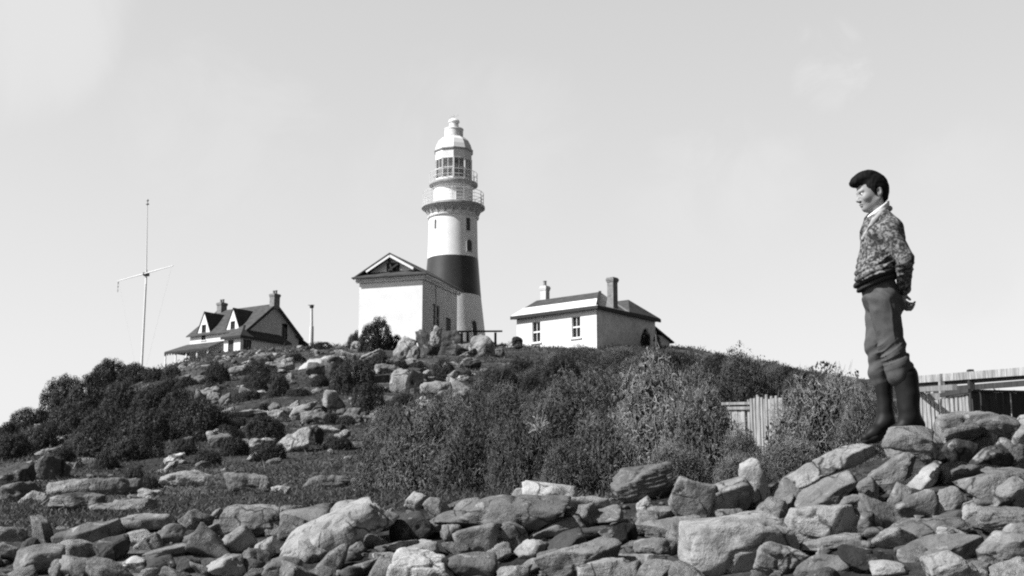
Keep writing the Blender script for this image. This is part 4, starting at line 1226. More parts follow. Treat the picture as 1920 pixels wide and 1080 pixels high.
# ---- gabled cottage on the left
def build_cottage():
    a = Vector((-.826, .563, 0)); b = Vector((.563, .826, 0)); n1 = -b; n2 = -a
    Gp = at(463, 616, 150.0); ze = Gp.z; zb = 18.6 + CZ; G0 = Vector((Gp.x, Gp.y, 0))
    A = lambda u, v, z: G0 + a*u + b*v + UP*z
    L, Wd = 9.3, 8.5; rise = 3.35; zr = ze + rise; H = ze - zb
    root = empty('gabled_cottage', A(0, 0, zb)); tag(root, 'steep gabled cottage with two dormers and a verandah at the left of the hill', 'cottage')
    O = A(0, 0, zb)
    m = MB()
    dm = (2.3, 7.05); hw = 1.12; dz = 2.5
    wins = [(d_-.36, H-.75, d_+.36, H+1.05) for d_ in dm]
    # front wall up to the eaves, then the gablets above it
    low = [(w_[0], w_[1], w_[2], H) for w_ in wins]
    wall(m, O, a, L, H, n1, low)
    for d_, w_ in zip(dm, wins):
        t = w_[3]-H; P = lambda u, z, dd=0.0: A(u, dd, ze + z)
        hh = dz*(1-(w_[2]-d_)/hw)
        m.poly([P(d_-hw, 0), P(w_[0], 0), P(w_[0], min(hh, t))][::-1]) if hh <= t else m.poly([P(d_-hw, 0), P(w_[0], 0), P(w_[0], t), P(d_-hw*(1-t/dz), t)][::-1])
        m.poly([P(w_[2], 0), P(d_+hw, 0), P(d_+hw*(1-t/dz), t), P(w_[2], t)][::-1])
        m.poly([P(d_-hw*(1-t/dz), t), P(d_+hw*(1-t/dz), t), P(d_, dz)][::-1])
        for uu in (w_[0], w_[2]): m.quad(P(uu, -.75), P(uu, t), P(uu, t, .16), P(uu, -.75, .16))
        m.quad(P(w_[0], t), P(w_[2], t), P(w_[2], t, .16), P(w_[0], t, .16))
    part_of(root, m.build('front_wall', M['white']))
    for w_ in wins: sash_window(root, O, a, n1, w_, rows=2, cols=2, frame_mat=M['wood_dark'], sill=True)
    m = MB()
    gw = (5.6, H-.5, 6.6, H+1.55)
    wall(m, O, b, Wd, H, n2, [(gw[0], gw[1], gw[2], H)])
    P = lambda v, z, d_=0.0: A(d_, v, ze+z)
    yl = lambda v: rise*(1-abs(v-Wd/2)/(Wd/2))
    t = min(gw[3]-H, yl(gw[2])-.15)
    m.poly([P(0, 0), P(gw[0], 0), P(gw[0], yl(gw[0])), P(Wd/2, rise)]); m.poly([P(gw[2], 0), P(Wd, 0), P(gw[2], yl(gw[2]))])
    m.poly([P(gw[0], t), P(gw[2], t), P(gw[2], yl(gw[2])), P(gw[0], yl(gw[0]))])
    for vv in (gw[0], gw[2]): m.quad(P(vv, -.5), P(vv, t), P(vv, t, .16), P(vv, -.5, .16))
    m.quad(P(gw[0], t), P(gw[2], t), P(gw[2], t, .16), P(gw[0], t, .16))
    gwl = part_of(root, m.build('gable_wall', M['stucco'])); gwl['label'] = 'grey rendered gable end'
    sash_window(root, O, b, n2, (gw[0], gw[1], gw[2], H+t), rows=2, cols=2, frame_mat=M['wood_dark'])
    m = MB(); wall(m, O + a*L, b, Wd, H, a); m.poly([A(L, 0, ze), A(L, Wd, ze), A(L, Wd/2, zr)]); wall(m, O + b*Wd, a, L, H, b)
    part_of(root, m.build('rear_wall', M['white']))
    # main roof
    m = MB(); o = .35; k = rise/(Wd/2)
    slab(m, [A(-o, -o, ze-o*k+.12), A(L+o, -o, ze-o*k+.12), A(L+o, Wd/2, zr+.12), A(-o, Wd/2, zr+.12)], .12)
    slab(m, [A(-o, Wd+o, ze-o*k+.12), A(L+o, Wd+o, ze-o*k+.12), A(L+o, Wd/2, zr+.12), A(-o, Wd/2, zr+.12)], .12)
    # dormer roofs running back into the slope
    for d_ in dm:
        back = dz/k*1.05
        for s in (-1, 1):
            slab(m, [A(d_+s*(hw+.06), -.08, ze-.06*dz/hw+.13), A(d_, -.08, ze+dz+.13), A(d_, back+.2, ze+dz+.13), A(d_+s*(hw+.06), .1, ze-.06*dz/hw+.13)], .07)
    part_of(root, m.build('roof', M['slate']))
    m = MB()                                                # dark barge boards on the gable end
    for s, v in ((0, -o), (1, Wd+o)):
        p0 = A(-o-.04, v, ze-o*k-.05); p1 = A(-o-.04, Wd/2, zr-.05); m.bar(p0, p1, .06, .32, up=n2.cross(p1-p0).normalized())
    part_of(root, m.build('barge_board', M['trim_dark']))
    chimney(root, A(-.05, Wd/2, zr-.5), .75, .95, 1.75, M['brick'], a, b, .08, pots=2)
    chimney(root, A(L-.6, Wd/2, zr-.4), .75, .95, 1.45, M['brick'], a, b, .08, pots=2)
    chimney(root, A(1.6, Wd-.6, ze+.3), .6, .6, 1.1, M['brick'], a, b, .06)
    # single-storey hipped corner room
    Kp = at(451, 628, 148.0); zk = Kp.z; K0 = Vector((Kp.x, Kp.y, 0)); B = lambda u, v, z: K0 + a*u + b*v + UP*z
    zf = zk - 3.4; Q = B(.3, .3, zf); w2, l2, h2 = 2.6, 7.6, zk-zf-.1
    m = MB(); dop = (1.05, 1.1, 1.95, 3.0); wop = (.45, 1.5, 1.75, 3.05)
    wall(m, Q, a, w2, h2, n1, [dop]); wall(m, Q, b, l2, h2, n2, [wop]); wall(m, Q+a*w2, b, 1.8, h2, a)
    part_of(root, m.build('porch_wall', M['white']))
    dark_door(root, Q, a, n1, dop); sash_window(root, Q, b, n2, wop, rows=2, cols=3, frame_mat=M['wood_dark'])
    m = MB(); zz = zk + 1.55
    p = [B(-.05, -.05, zk), B(3.1, -.05, zk), B(3.1, 8.2, zk), B(-.05, 8.2, zk)]; q1, q2 = B(1.55, 2.0, zz), B(1.55, 6.3, zz)
    slab(m, [p[0], p[1], q1], .14); slab(m, [p[1], p[2], q2, q1], .14); slab(m, [p[2], p[3], q2], .14); slab(m, [p[3], p[0], q1, q2], .14)
    part_of(root, m.build('porch_roof', M['slate']))
    m = MB(); m.box(B(-.1, -.1, zk-.3), a*3.2, b*.12, UP*.26); m.box(B(-.1, .023, zk-.3), a*.12, b*8.1, UP*.26)
    part_of(root, m.build('gutter', M['trim_dark']))
    # rear lean-to seen past the gable
    m = MB(); slab(m, [A(-.4, Wd-.6, ze+.1), A(-.4, Wd+4.5, ze-1.9), A(6, Wd+4.5, ze-1.9), A(6, Wd-.6, ze+.1)], .12)
    part_of(root, m.build('lean_to_roof', M['slate']))
    m = MB(); wall(m, A(0, Wd+.01, zb), b, 4.2, ze-2.0-zb, n2); part_of(root, m.build('lean_to_wall', M['stucco']))
    # verandah along the front
    u0, u1, dv = 3.6, 11.0, 2.3; zt_ = ze - 1.1; zv = zt_ - 1.0
    m = MB(); slab(m, [A(u0, -dv, zv), A(u1, -dv, zv), A(u1-1.2, -.02, zt_), A(u0, -.02, zt_)], .09); slab(m, [A(u1, -dv, zv), A(u1, 3.0, zv), A(u1-1.2, 3.0, zt_), A(u1-1.2, -.02, zt_)], .09)
    part_of(root, m.build('verandah_roof', M['slate']))
    m = MB(); m.box(A(u0, -dv-.03, zv-.3), a*(u1-u0), b*.06, UP*.2)
    for i in range(17): m.box(A(u0+.15+i*.44, -dv-.02, zv-.46), a*.2, b*.04, UP*.158)
    part_of(root, m.build('verandah_valance', M['trim_dark']))
    for i in range(5):
        u = u0 + .2 + i*(u1-u0-.35)/4
        m = MB(); m.box(A(u, -dv+.05, zv-2.6), a*.12, b*.12, UP*2.35)
        part_of(root, m.build('verandah_post', M['trim_white']))
build_cottage()

# ------------------------------------------------------------------ lighthouse
def build_lighthouse():
    Y = 108.0; pax = 849.0
    ax = at(pax, 500, Y); X, Yw = ax.x, ax.y
    z = lambda row: elev(row)*Y + CZ
    zb = 13.6 + CZ
    c = Vector((X, Yw, 0))
    s = 1/ppm(Y, 400)
    root = empty('lighthouse', (X, Yw, zb)); tag(root, 'tall white lighthouse tower with one black painted band and lantern', 'lighthouse')
    yaw = math.atan2(-Yw, -X)                               # direction towards the beach
    def rad(row): return np.interp(row, [380, 410, 480, 550, 620, 680], [44.5, 45, 46.5, 52, 60, 69])*s
    def shaft(r0, r1, name, mat, grow=0.0, n=7):
        m = MB(); rows = np.linspace(r1, r0, n)
        m.lathe(c, [(rad(r_)+grow, z(r_)) for r_ in rows], 72)
        return part_of(root, m.build(name, mat, smooth=True))
    zlow = 685
    shaft(557.5, zlow, 'tower', M['tower_white'], n=14); shaft(487, 557.3, 'painted_band', M['black_paint'], .012); shaft(396, 486.8, 'tower_shaft', M['tower_white'])
    # openings: dark glazed slits with proud architraves
    def slit(px, r0, r1, w, name, arch, fmat):
        rm = (r0+r1)/2; R_ = rad(rm); off = (px - pax)*s; th = math.asin(max(-1, min(1, off/R_)))
        d = Vector((math.cos(yaw + th), math.sin(yaw + th), 0)); d = Vector((math.sin(th), -math.cos(th), 0))
        t = Vector((-d.y, d.x, 0))
        def ring(inset, w_, z0, z1, thick, mat, nm, par):
            m = MB(); pts = [(-w_/2, z0), (w_/2, z0), (w_/2, z1)]
            if arch: pts += [(w_/2*math.cos(k*math.pi/8), z1 + w_/2*math.sin(k*math.pi/8)) for k in range(1, 8)]
            pts += [(-w_/2, z1)]
            rr = lambda zz: np.interp(zz, [z(rm+40), z(rm-40)], [rad(rm+40), rad(rm-40)]) + inset
            front = [Vector((X, Yw, 0)) + d*(rr(q[1])) + t*q[0] + UP*q[1] for q in pts]
            backp = [p - d*thick for p in front]; k = len(front)
            m.add(front + backp, [tuple(range(k))] + [(i, k+i, k+(i+1) % k, (i+1) % k) for i in range(k)])
            o = m.build(nm, mat)
            if par is None: part_of(root, o)
            else: o.parent = par
            return o
        wm = w*s
        fr = ring(.02, wm+.16, z(r1)-.08, z(r0)+.04, .3, fmat, name, None)
        ring(.045, wm, z(r1), z(r0), .2, M['glass_dark'] if name == 'window' else M['door_dark'], 'pane' if name == 'window' else 'door_leaf', fr)
    slit(878, 417, 440, 8, 'window', False, M['white']); slit(880, 462, 478, 10, 'window', True, M['stucco'])
    slit(818, 419, 436, 4, 'window', False, M['white']); slit(892, 613, 655, 9, 'door', True, M['stucco'])
    # gallery: cornice ring, corbels, deck
    m = MB(); m.lathe(c, [(rad(410), z(411.5)), (rad(410)+.12, z(411)), (rad(410)+.16, z(409)), (rad(410)+.05, z(407.5)), (rad(405)-.01, z(407))], 72)
    part_of(root, m.build('cornice', M['white'], smooth=True))
    m = MB(); m.lathe(c, [(rad(404), z(403)), (46*s+.15, z(399)), (53*s, z(394.5)), (57.5*s, z(392.5)), (59.5*s, z(392)), (59.5*s, z(388.5)), (58*s, z(387.8)), (20*s, z(387.5))], 72)
    part_of(root, m.build('gallery_deck', M['metal_grey'], smooth=True))
    for k in range(20):
        t = 2*math.pi*k/20; d = Vector((math.cos(t), math.sin(t), 0)); m = MB()
        m.bar(c + d*(rad(404)+.02) + UP*z(406.5), c + d*(50*s) + UP*z(397), .1, .2)
        part_of(root, m.build('corbel', M['stucco']))
    # rail
    def railing(r_, z0, h, n, name, rails):
        m = MB()
        for k in range(n):
            t = 2*math.pi*k/n; p = c + Vector((math.cos(t), math.sin(t), 0))*r_
            m.tube(p + UP*z0, p + UP*(z0+h), .028, n=6)
        for q in rails:
            for k in range(48):
                t0, t1 = 2*math.pi*k/48, 2*math.pi*(k+1)/48
                m.tube(c + Vector((math.cos(t0), math.sin(t0), 0))*r_ + UP*(z0+h*q), c + Vector((math.cos(t1), math.sin(t1), 0))*r_ + UP*(z0+h*q), .02, n=5, cap=False)
        part_of(root, m.build(name, M['metal_white']))
    railing(56.5*s, z(387.5), 1.08, 16, 'gallery_railing', (1.0, .72, .44, .18))
    # watch room
    m = MB(); m.lathe(c, [(36.5*s, z(388)), (36.5*s, z(354)), (37.5*s, z(353.5)), (38*s, z(351))], 72)
    part_of(root, m.build('watch_room', M['tower_white'], smooth=True))
    m = MB()
    d = Vector((math.sin(R(22)), -math.cos(R(22)), 0)); t = Vector((-d.y, d.x, 0))
    m.box(c + d*(36.5*s-.05) - t*.36 + UP*z(387), t*.72, d*.09, UP*(z(358)-z(387)))
    part_of(root, m.build('watch_room_door', M['stucco']))
    m = MB(); m.lathe(c, [(37*s, z(353)), (42*s, z(350)), (45.5*s, z(349.4)), (46*s, z(348)), (46*s, z(345.8)), (45*s, z(345.4)), (10*s, z(345.2))], 72)
    part_of(root, m.build('lantern_gallery', M['metal_grey'], smooth=True))
    railing(44.5*s, z(345.3), .85, 12, 'lantern_railing', (1.0, .5))
    # ten-sided lantern with one arris towards the beach
    n = 10; ph = math.atan2(-1, 0.035)
    V = lambda k, r_, zz: c + Vector((math.cos(ph + 2*math.pi*k/n), math.sin(ph + 2*math.pi*k/n), 0))*r_ + UP*zz
    def prism(prof, name, mat):
        m = MB(); m.lathe(c, prof, n, ph); return part_of(root, m.build(name, mat))
    prism([(35.5*s, z(345)), (35.5*s, z(338.5)), (34*s, z(338.3))], 'lantern_plinth', M['white'])
    m = MB()
    for k in range(n):
        m.bar(V(k, 35*s, z(339)), V(k, 35*s, z(303)), .13, .13)
        for f_ in (.5,):
            p0 = V(k, 35*s, z(339))*(1-f_) + V(k+1, 35*s, z(339))*f_; m.bar(p0, p0 + UP*(z(303)-z(339)), .06)
        for rr in (321,): m.bar(V(k, 34.9*s, z(rr)), V(k+1, 34.9*s, z(rr)), .05)
    gb = part_of(root, m.build('glazing_bars', M['metal_white']))
    m = MB()
    for k in range(n): m.quad(V(k, 34.6*s, z(338.6)), V(k+1, 34.6*s, z(338.6)), V(k+1, 34.6*s, z(303)), V(k, 34.6*s, z(303)))
    part_of(root, m.build('lantern_glass', M['glass']))
    prism([(33*s, z(304.5)), (36*s, z(304.3)), (36*s, z(302.5)), (35.5*s, z(302.2)), (35.5*s, z(287)), (30*s, z(286.8))], 'lantern_frieze', M['white'])
    # lens inside
    m = MB(); prof = []
    zs = np.linspace(z(340), z(307), 19)
    for i, zz in enumerate(zs):
        f_ = 1 - ((i-9)/9.0)**2*.55; prof.append((27*s*f_*(1.0 if i % 2 else .9), zz))
    m.lathe(c, prof, 24); lens = part_of(root, m.build('lens', M['white']))
    prism([(32*s, z(288.5)), (37*s, z(288)), (38.3*s, z(286.5)), (38.3*s, z(284.5)), (36*s, z(283.5))], 'roof_gutter', M['metal_grey'])
    prism([(36.5*s, z(284.2)), (33.5*s, z(275)), (28.5*s, z(266)), (22*s, z(260.5)), (16*s, z(257.5))], 'dome', M['white'])
    m = MB(); m.lathe(c, [(15*s, z(258.5)), (17.5*s, z(257)), (17.5*s, z(244.5)), (18.5*s, z(244)), (18*s, z(242.5)), (9*s, z(240)), (8.5*s, z(231)), (9*s, z(230.5)), (10.5*s, z(230)), (10.8*s, z(228.5)), (9*s, z(225.5)), (5*s, z(223.2)), (.02, z(222.4))], 40)
    part_of(root, m.build('ventilator', M['white'], smooth=True))
    m = MB(); p = c + UP*z(222.8); m.tube(p, p + UP*.35, .03, n=8); m.bar(p + UP*.28 + Vector((-.45, .2, 0)), p + UP*.28 + Vector((.35, -.16, 0)), .03, .1)
    part_of(root, m.build('wind_vane', M['metal_grey']))
build_lighthouse()

# ------------------------------------------------------------------ flagpole, tall post, rail fence
def build_flagpole():
    Y = 120.0; B = at(265, 700, Y); T = at(275, 375, Y); zb = ground(B.x, B.y) - .3
    root = empty('flagpole', (B.x, Y, zb)); tag(root, 'tall white flagpole with a slanting yardarm at the left of the hill', 'flagpole')
    B = Vector((B.x, Y, zb)); T = Vector((B.x - .25, Y, T.z)); zy = at(270, 514.5, Y).z; yd = Vector((.69, -.72, 0))
    m = MB(); m.tube(B, Vector((B.x, Y, zy+.4)), .105, .085, 14); part_of(root, m.build('lower_mast', M['metal_white'], smooth=True))
    m = MB(); off = Vector((.07, -.17, 0)); m.tube(Vector((B.x, Y, zy-.9)) + off, T + off - UP*.5, .06, .035, 12); part_of(root, m.build('topmast', M['metal_white'], smooth=True))
    m = MB(); m.lathe(T + off - UP*.5, [(.06, 0), (.16, .03), (.16, .1), (.06, .13), (.05, .3), (.11, .38), (.11, .46), (.02, .56)], 14); part_of(root, m.build('truck', M['metal_grey'], smooth=True))
    m = MB(); m.box(Vector((B.x-.22, Y-.36, zy-.14)), (.46, 0, 0), (0, .56, 0), (0, 0, .26)); part_of(root, m.build('cross_tree', M['trim_dark']))
    c = Vector((B.x, Y-.42, zy)); m = MB(); m.tube(c - yd*5.2, c, .035, .06, 10); m.tube(c, c + yd*5.0, .06, .035, 10); part_of(root, m.build('yardarm', M['metal_white'], smooth=True))
    m = MB()
    for q in (c - yd*5.0, c + yd*4.8): m.tube(q, Vector((B.x + (q.x-B.x)*.15, Y-.2, zb+1.2)), .0035, n=4)
    part_of(root, m.build('rigging', M['rope']))
    e = c - yd*5.1; m = MB()
    for k in range(3): m.tube(e - UP*(.1+k*.35), e - UP*(.36+k*.35), .07 - .01*k, .03, 8)
    part_of(root, m.build('signal_block', M['metal_grey']))
build_flagpole()

def build_post():
    Y = 125.0; B = at(583.5, 648, Y); T = at(580, 571, Y); zb = ground(B.x, B.y) - .2
    root = empty('tall_post', (B.x, Y, zb)); tag(root, 'slim grey capped post standing right of the gabled cottage', 'post')
    b = Vector((B.x, Y, zb)); zt = T.z; zm = at(582, 612, Y).z
    m = MB(); m.tube(b, Vector((B.x, Y, zm)), .22, .19, 14); part_of(root, m.build('post_base', M['stucco'], smooth=True))
    m = MB(); m.tube(Vector((B.x, Y, zm)), Vector((B.x-.05, Y, zt-.35)), .13, .12, 12); part_of(root, m.build('shaft', M['stucco'], smooth=True))
    m = MB(); m.lathe(Vector((B.x-.05, Y, zt-.36)), [(.12, 0), (.2, .06), (.2, .24), (.12, .28), (.1, .34)], 12); m.bar(Vector((B.x-.4, Y, zt-.06)), Vector((B.x+.2, Y, zt-.06)), .05); part_of(root, m.build('cap', M['trim_dark']))
build_post()

def build_rail_fence():
    Y = 103.0; P = [at(x, 622, Y) for x in (862, 874, 892, 929)]
    root = empty('rail_fence', (P[0].x, Y, P[0].z-1.2)); tag(root, 'dark post and rail fence in front of the lighthouse foot', 'fence')
    m = MB(); m.bar(at(859, 621.5, Y), at(942, 621, Y-.3), .09, .13); part_of(root, m.build('top_rail', M['wood_dark']))
    for x in (866, 877, 929):
        q = at(x, 622, Y-.02); m = MB(); m.box(q - Vector((.1, -.06, 1.6)), (.19, 0, 0), (0, .14, 0), (0, 0, 1.55)); part_of(root, m.build('post', M['wood_dark']))
build_rail_fence()

# ------------------------------------------------------------------ paling fences on the beach flat
def palings(root, pts, r, mat, bot=1.4, w=.085, name='palings', jit=.05, gap=.012):
    """upright boards along a polyline of world top points"""
    m = MB()
    for p, q in zip(pts[:-1], pts[1:]):
        L = math.hypot(q.x-p.x, q.y-p.y); n = max(1, int(L/(w+gap))); d = Vector((q.x-p.x, q.y-p.y, 0)).normalized(); nn = Vector((d.y, -d.x, 0))
        for i in range(n):
            t = (i+.5)/n; c = p.lerp(q, t); zt = c.z + r.uniform(-jit, jit*.4); lean = d*r.normal(0, .012)
            ww = w*r.uniform(.72, 1.06); off = nn*r.uniform(0, .012)
            b0 = Vector((c.x, c.y, c.z-bot)) - d*ww/2 + off
            m.box(b0, d*ww, nn*.018, Vector((0, 0, zt-b0.z)) + lean)
    return part_of(root, m.build(name, mat))

def build_fences():
    r = np.random.default_rng(3)
    # small pale fence among the thicket
    p = [at(1409, 741, 19.2), at(1432, 741, 18.6), at(1470, 744, 17.7)]
    root = empty('paling_fence', (p[0].x, p[0].y, p[0].z-1.2)); tag(root, 'small weathered pale paling fence half buried in the thicket', 'fence', 'paling fences')
    palings(root, p, r, M['wood_pale'], 1.35, .09)
    q = [at(1366, 764, 20.0), at(1408, 764, 19.3)]
    palings(root, q, r, M['wood_pale'], 1.1, .1, 'low_palings', .02)
    m = MB(); m.bar(at(1355, 757, 20.1), at(1409, 756, 19.2), .05, .04); m.bar(at(1366, 765.5, 19.95), at(1409, 765, 19.22), .06, .045)
    part_of(root, m.build('rail', M['wood_grey']))
    for x, Y in ((1408, 19.35), (1434, 18.7)):
        c = at(x, 748, Y) + Vector((.02, .06, 0)); m = MB(); m.box(c - Vector((.05, 0, 1.3)), (.1, 0, 0), (0, .1, 0), (0, 0, 1.3)); part_of(root, m.build('post', M['wood_grey']))
    # right-hand paling fence: sunlit boards, then a run whose shade is put into dark timber
    root = empty('paling_fence', at(1765, 820, 19.5)); tag(root, 'pale paling fence joined to a shade-dark boarded run behind the spotted boulder', 'fence', 'paling fences')
    palings(root, [at(1700, 735, 21.0), at(1762, 735, 20.1)], r, M['wood_pale'], 1.5, .1)
    palings(root, [at(1763, 749, 20.0), at(1819, 737, 19.0)], r, M['wood_pale'], 1.3, .1, 'sunlit_palings', .012)
    palings(root, [at(1821, 734, 19.0), at(1925, 737, 20.0), at(2200, 745, 22.5)], r, M['wood_dark'], 1.3, .1, 'shade_dark_boards', .01, .002)
    m = MB(); m.bar(at(1763, 742, 20.0) + Vector((-.03, -.05, 0)), at(1820, 733, 18.95) + Vector((-.03, -.05, 0)), .05, .055); m.bar(at(1821, 732.5, 18.95), at(1925, 734.5, 19.95), .05, .03)
    part_of(root, m.build('capping_rail', M['wood_dark']))
    m = MB(); m.box(at(1740, 750, 19.9), (.17, -.03, 0), (0, .03, 0), (0, 0, .1)); part_of(root, m.build('fence_bracket', M['wood_pale']))
    # post and rail yard fence behind
    yl, yr = 22.0, 16.2
    root = empty('yard_fence', at(1820, 800, 20.5)); tag(root, 'post and rail stockyard fence rising above the palings at the right edge', 'fence', None)
    def rail(x0, r0, x1, r1, hgt, mat, dy=0.0, thick=.05):
        A_ = at(x0, r0, yl+dy); B_ = at(x1, r1, yr+dy); m = MB(); m.bar(A_, B_, thick, hgt); part_of(root, m.build('rail', mat))
    rail(1690, 714, 2200, 675, .115, M['wood_pale'], 0); rail(1690, 723, 2200, 682, .10, M['wood_dark'], .1)  # lit board tops and shaded faces put into pale and dark rails
    rail(1760, 731, 2200, 697, .085, M['wood_dark'], .1); rail(1700, 732, 1790, 726, .07, M['wood_grey'], .15)
    for x, r0, r1, mat, Yp in ((1762, 702, 800, M['wood_pale'], 20.95), (1816, 694, 790, M['wood_dark'], 20.3), (1925, 684, 790, M['wood_grey'], 19.3), (2080, 674, 790, M['wood_grey'], 17.6)):
        t = at(x, r0, Yp); b = at(x, r1, Yp); m = MB(); m.box(Vector((t.x-.045, Yp-.12, b.z-.2)), (.09, 0, 0), (0, .09, 0), (0, 0, t.z-b.z+.2)); part_of(root, m.build('post', mat, bevel=.01))
build_fences()

# bleached dead bush caught among the thicket
v, f = twig_mesh(991, 34, True, .014)
def build_dead():
    p = at(1010, 812, 11.9); root = empty('dead_bush', p); root.scale = (.14, .12, .24); tag(root, 'small bleached dead bush in the dark middle of the thicket', 'dead bush')
    o = obj('dry_branches', mesh_np('dead_branches', v, f, (M['wood_pale'],)), root)
build_dead()
# ------------------------------------------------------------------ the youth: implicit surfaces turned into meshes
class Field:
    def __init__(s, lo, hi, h):
        s.lo = np.array(lo, float); s.h = h; s.n = np.ceil((np.array(hi, float)-s.lo)/h).astype(int)+1
        s.f = np.full(s.n, 1.0)
    def win(s, lo, hi):
        a = np.clip(np.floor((np.array(lo)-s.lo)/s.h).astype(int), 0, s.n-1); b = np.clip(np.ceil((np.array(hi)-s.lo)/s.h).astype(int)+1, 1, s.n)
        sl = tuple(slice(i, j) for i, j in zip(a, b))
        P = np.stack(np.meshgrid(*[s.lo[k] + s.h*np.arange(a[k], b[k]) for k in range(3)], indexing='ij'), -1)
        return sl, P
    def put(s, fn, lo, hi, k=.02, op='add'):
        m = max(.05, 2.5*k)
        sl, P = s.win(np.array(lo)-m, np.array(hi)+m)
        if P.size == 0: return
        d = fn(P); g_ = s.f[sl]
        if op == 'add':
            h = np.clip(.5+.5*(g_-d)/k, 0, 1); s.f[sl] = g_*(1-h) + d*h - k*h*(1-h)
        elif op == 'cut':
            d = -d; h = np.clip(.5-.5*(g_-d)/k, 0, 1); s.f[sl] = g_*(1-h) + d*h + k*h*(1-h)
    def cap(s, a, b, r1, r2=None, k=.02, op='add', flat=None):
        a = np.array(a, float); b = np.array(b, float); r2 = r1 if r2 is None else r2
        def fn(P):
            ab = b-a; t = np.clip(((P-a)@ab)/(ab@ab+1e-12), 0, 1)
            return np.linalg.norm(P-a-t[..., None]*ab, axis=-1) - (r1+(r2-r1)*t)
        R_ = max(r1, r2); s.put(fn, np.minimum(a, b)-R_, np.maximum(a, b)+R_, k, op)
    def ell(s, c, r, M3=None, k=.02, op='add'):
        c = np.array(c, float); r = np.array(r, float); A = np.eye(3) if M3 is None else np.array(M3)   # rows = local axes
        def fn(P):
            q = (P-c)@A.T; k0 = np.linalg.norm(q/r, axis=-1); k1 = np.linalg.norm(q/(r*r), axis=-1)
            return k0*(k0-1)/(k1+1e-9)
        m = r.max(); s.put(fn, c-m, c+m, k, op)
    def displace(s, fn):
        P = np.stack(np.meshgrid(*[s.lo[k] + s.h*np.arange(s.n[k]) for k in range(3)], indexing='ij'), -1)
        near = np.abs(s.f) < .06
        s.f[near] += fn(P[near])
    def mesh(s, name, mats):
        f = s.f; neg = f < 0; n = np.array(f.shape)-1
        cnt = np.zeros(n, int)
        for i in (0, 1):
            for j in (0, 1):
                for k in (0, 1): cnt += neg[i:i+n[0], j:j+n[1], k:k+n[2]]
        act = (cnt > 0) & (cnt < 8); idx = -np.ones(n, int); cells = np.argwhere(act); idx[act] = np.arange(len(cells))
        acc = np.zeros((len(cells), 3)); num = np.zeros(len(cells))
        ci, cj, ck = cells.T
        for ax in range(3):
            o = [q for q in range(3) if q != ax]
            for u in (0, 1):
                for v in (0, 1):
                    d0 = np.zeros(3, int); d0[o[0]] = u; d0[o[1]] = v; d1 = d0.copy(); d1[ax] = 1
                    a = f[ci+d0[0], cj+d0[1], ck+d0[2]]; b = f[ci+d1[0], cj+d1[1], ck+d1[2]]
                    x = (a < 0) != (b < 0); t = np.where(x, a/np.where(x, a-b, 1), 0)
                    p = np.tile(d0.astype(float), (len(cells), 1)); p[:, ax] += t
                    acc += p*x[:, None]; num += x
        V = s.lo + s.h*(cells + acc/num[:, None])
        Q = []
        for ax in range(3):
            o = [(ax+1) % 3, (ax+2) % 3]
            sl0 = [slice(None)]*3; sl1 = [slice(None)]*3; sl0[ax] = slice(0, -1); sl1[ax] = slice(1, None)
            a = neg[tuple(sl0)]; b = neg[tuple(sl1)]; e = np.argwhere(a != b)
            ok = (e[:, o[0]] > 0) & (e[:, o[1]] > 0) & (e[:, o[0]] < f.shape[o[0]]-1) & (e[:, o[1]] < f.shape[o[1]]-1); e = e[ok]
            fl = a[tuple(e.T)]
            def cid(du, dv):
                q = e.copy(); q[:, o[0]] -= du; q[:, o[1]] -= dv; return idx[tuple(q.T)]
            q = np.stack([cid(1, 1), cid(0, 1), cid(0, 0), cid(1, 0)], -1); q[~fl] = q[~fl][:, ::-1]; Q.append(q)
        Q = np.concatenate(Q); Q = Q[(Q >= 0).all(1)]
        # light smoothing
        return mesh_np(name, V, Q, mats, True)

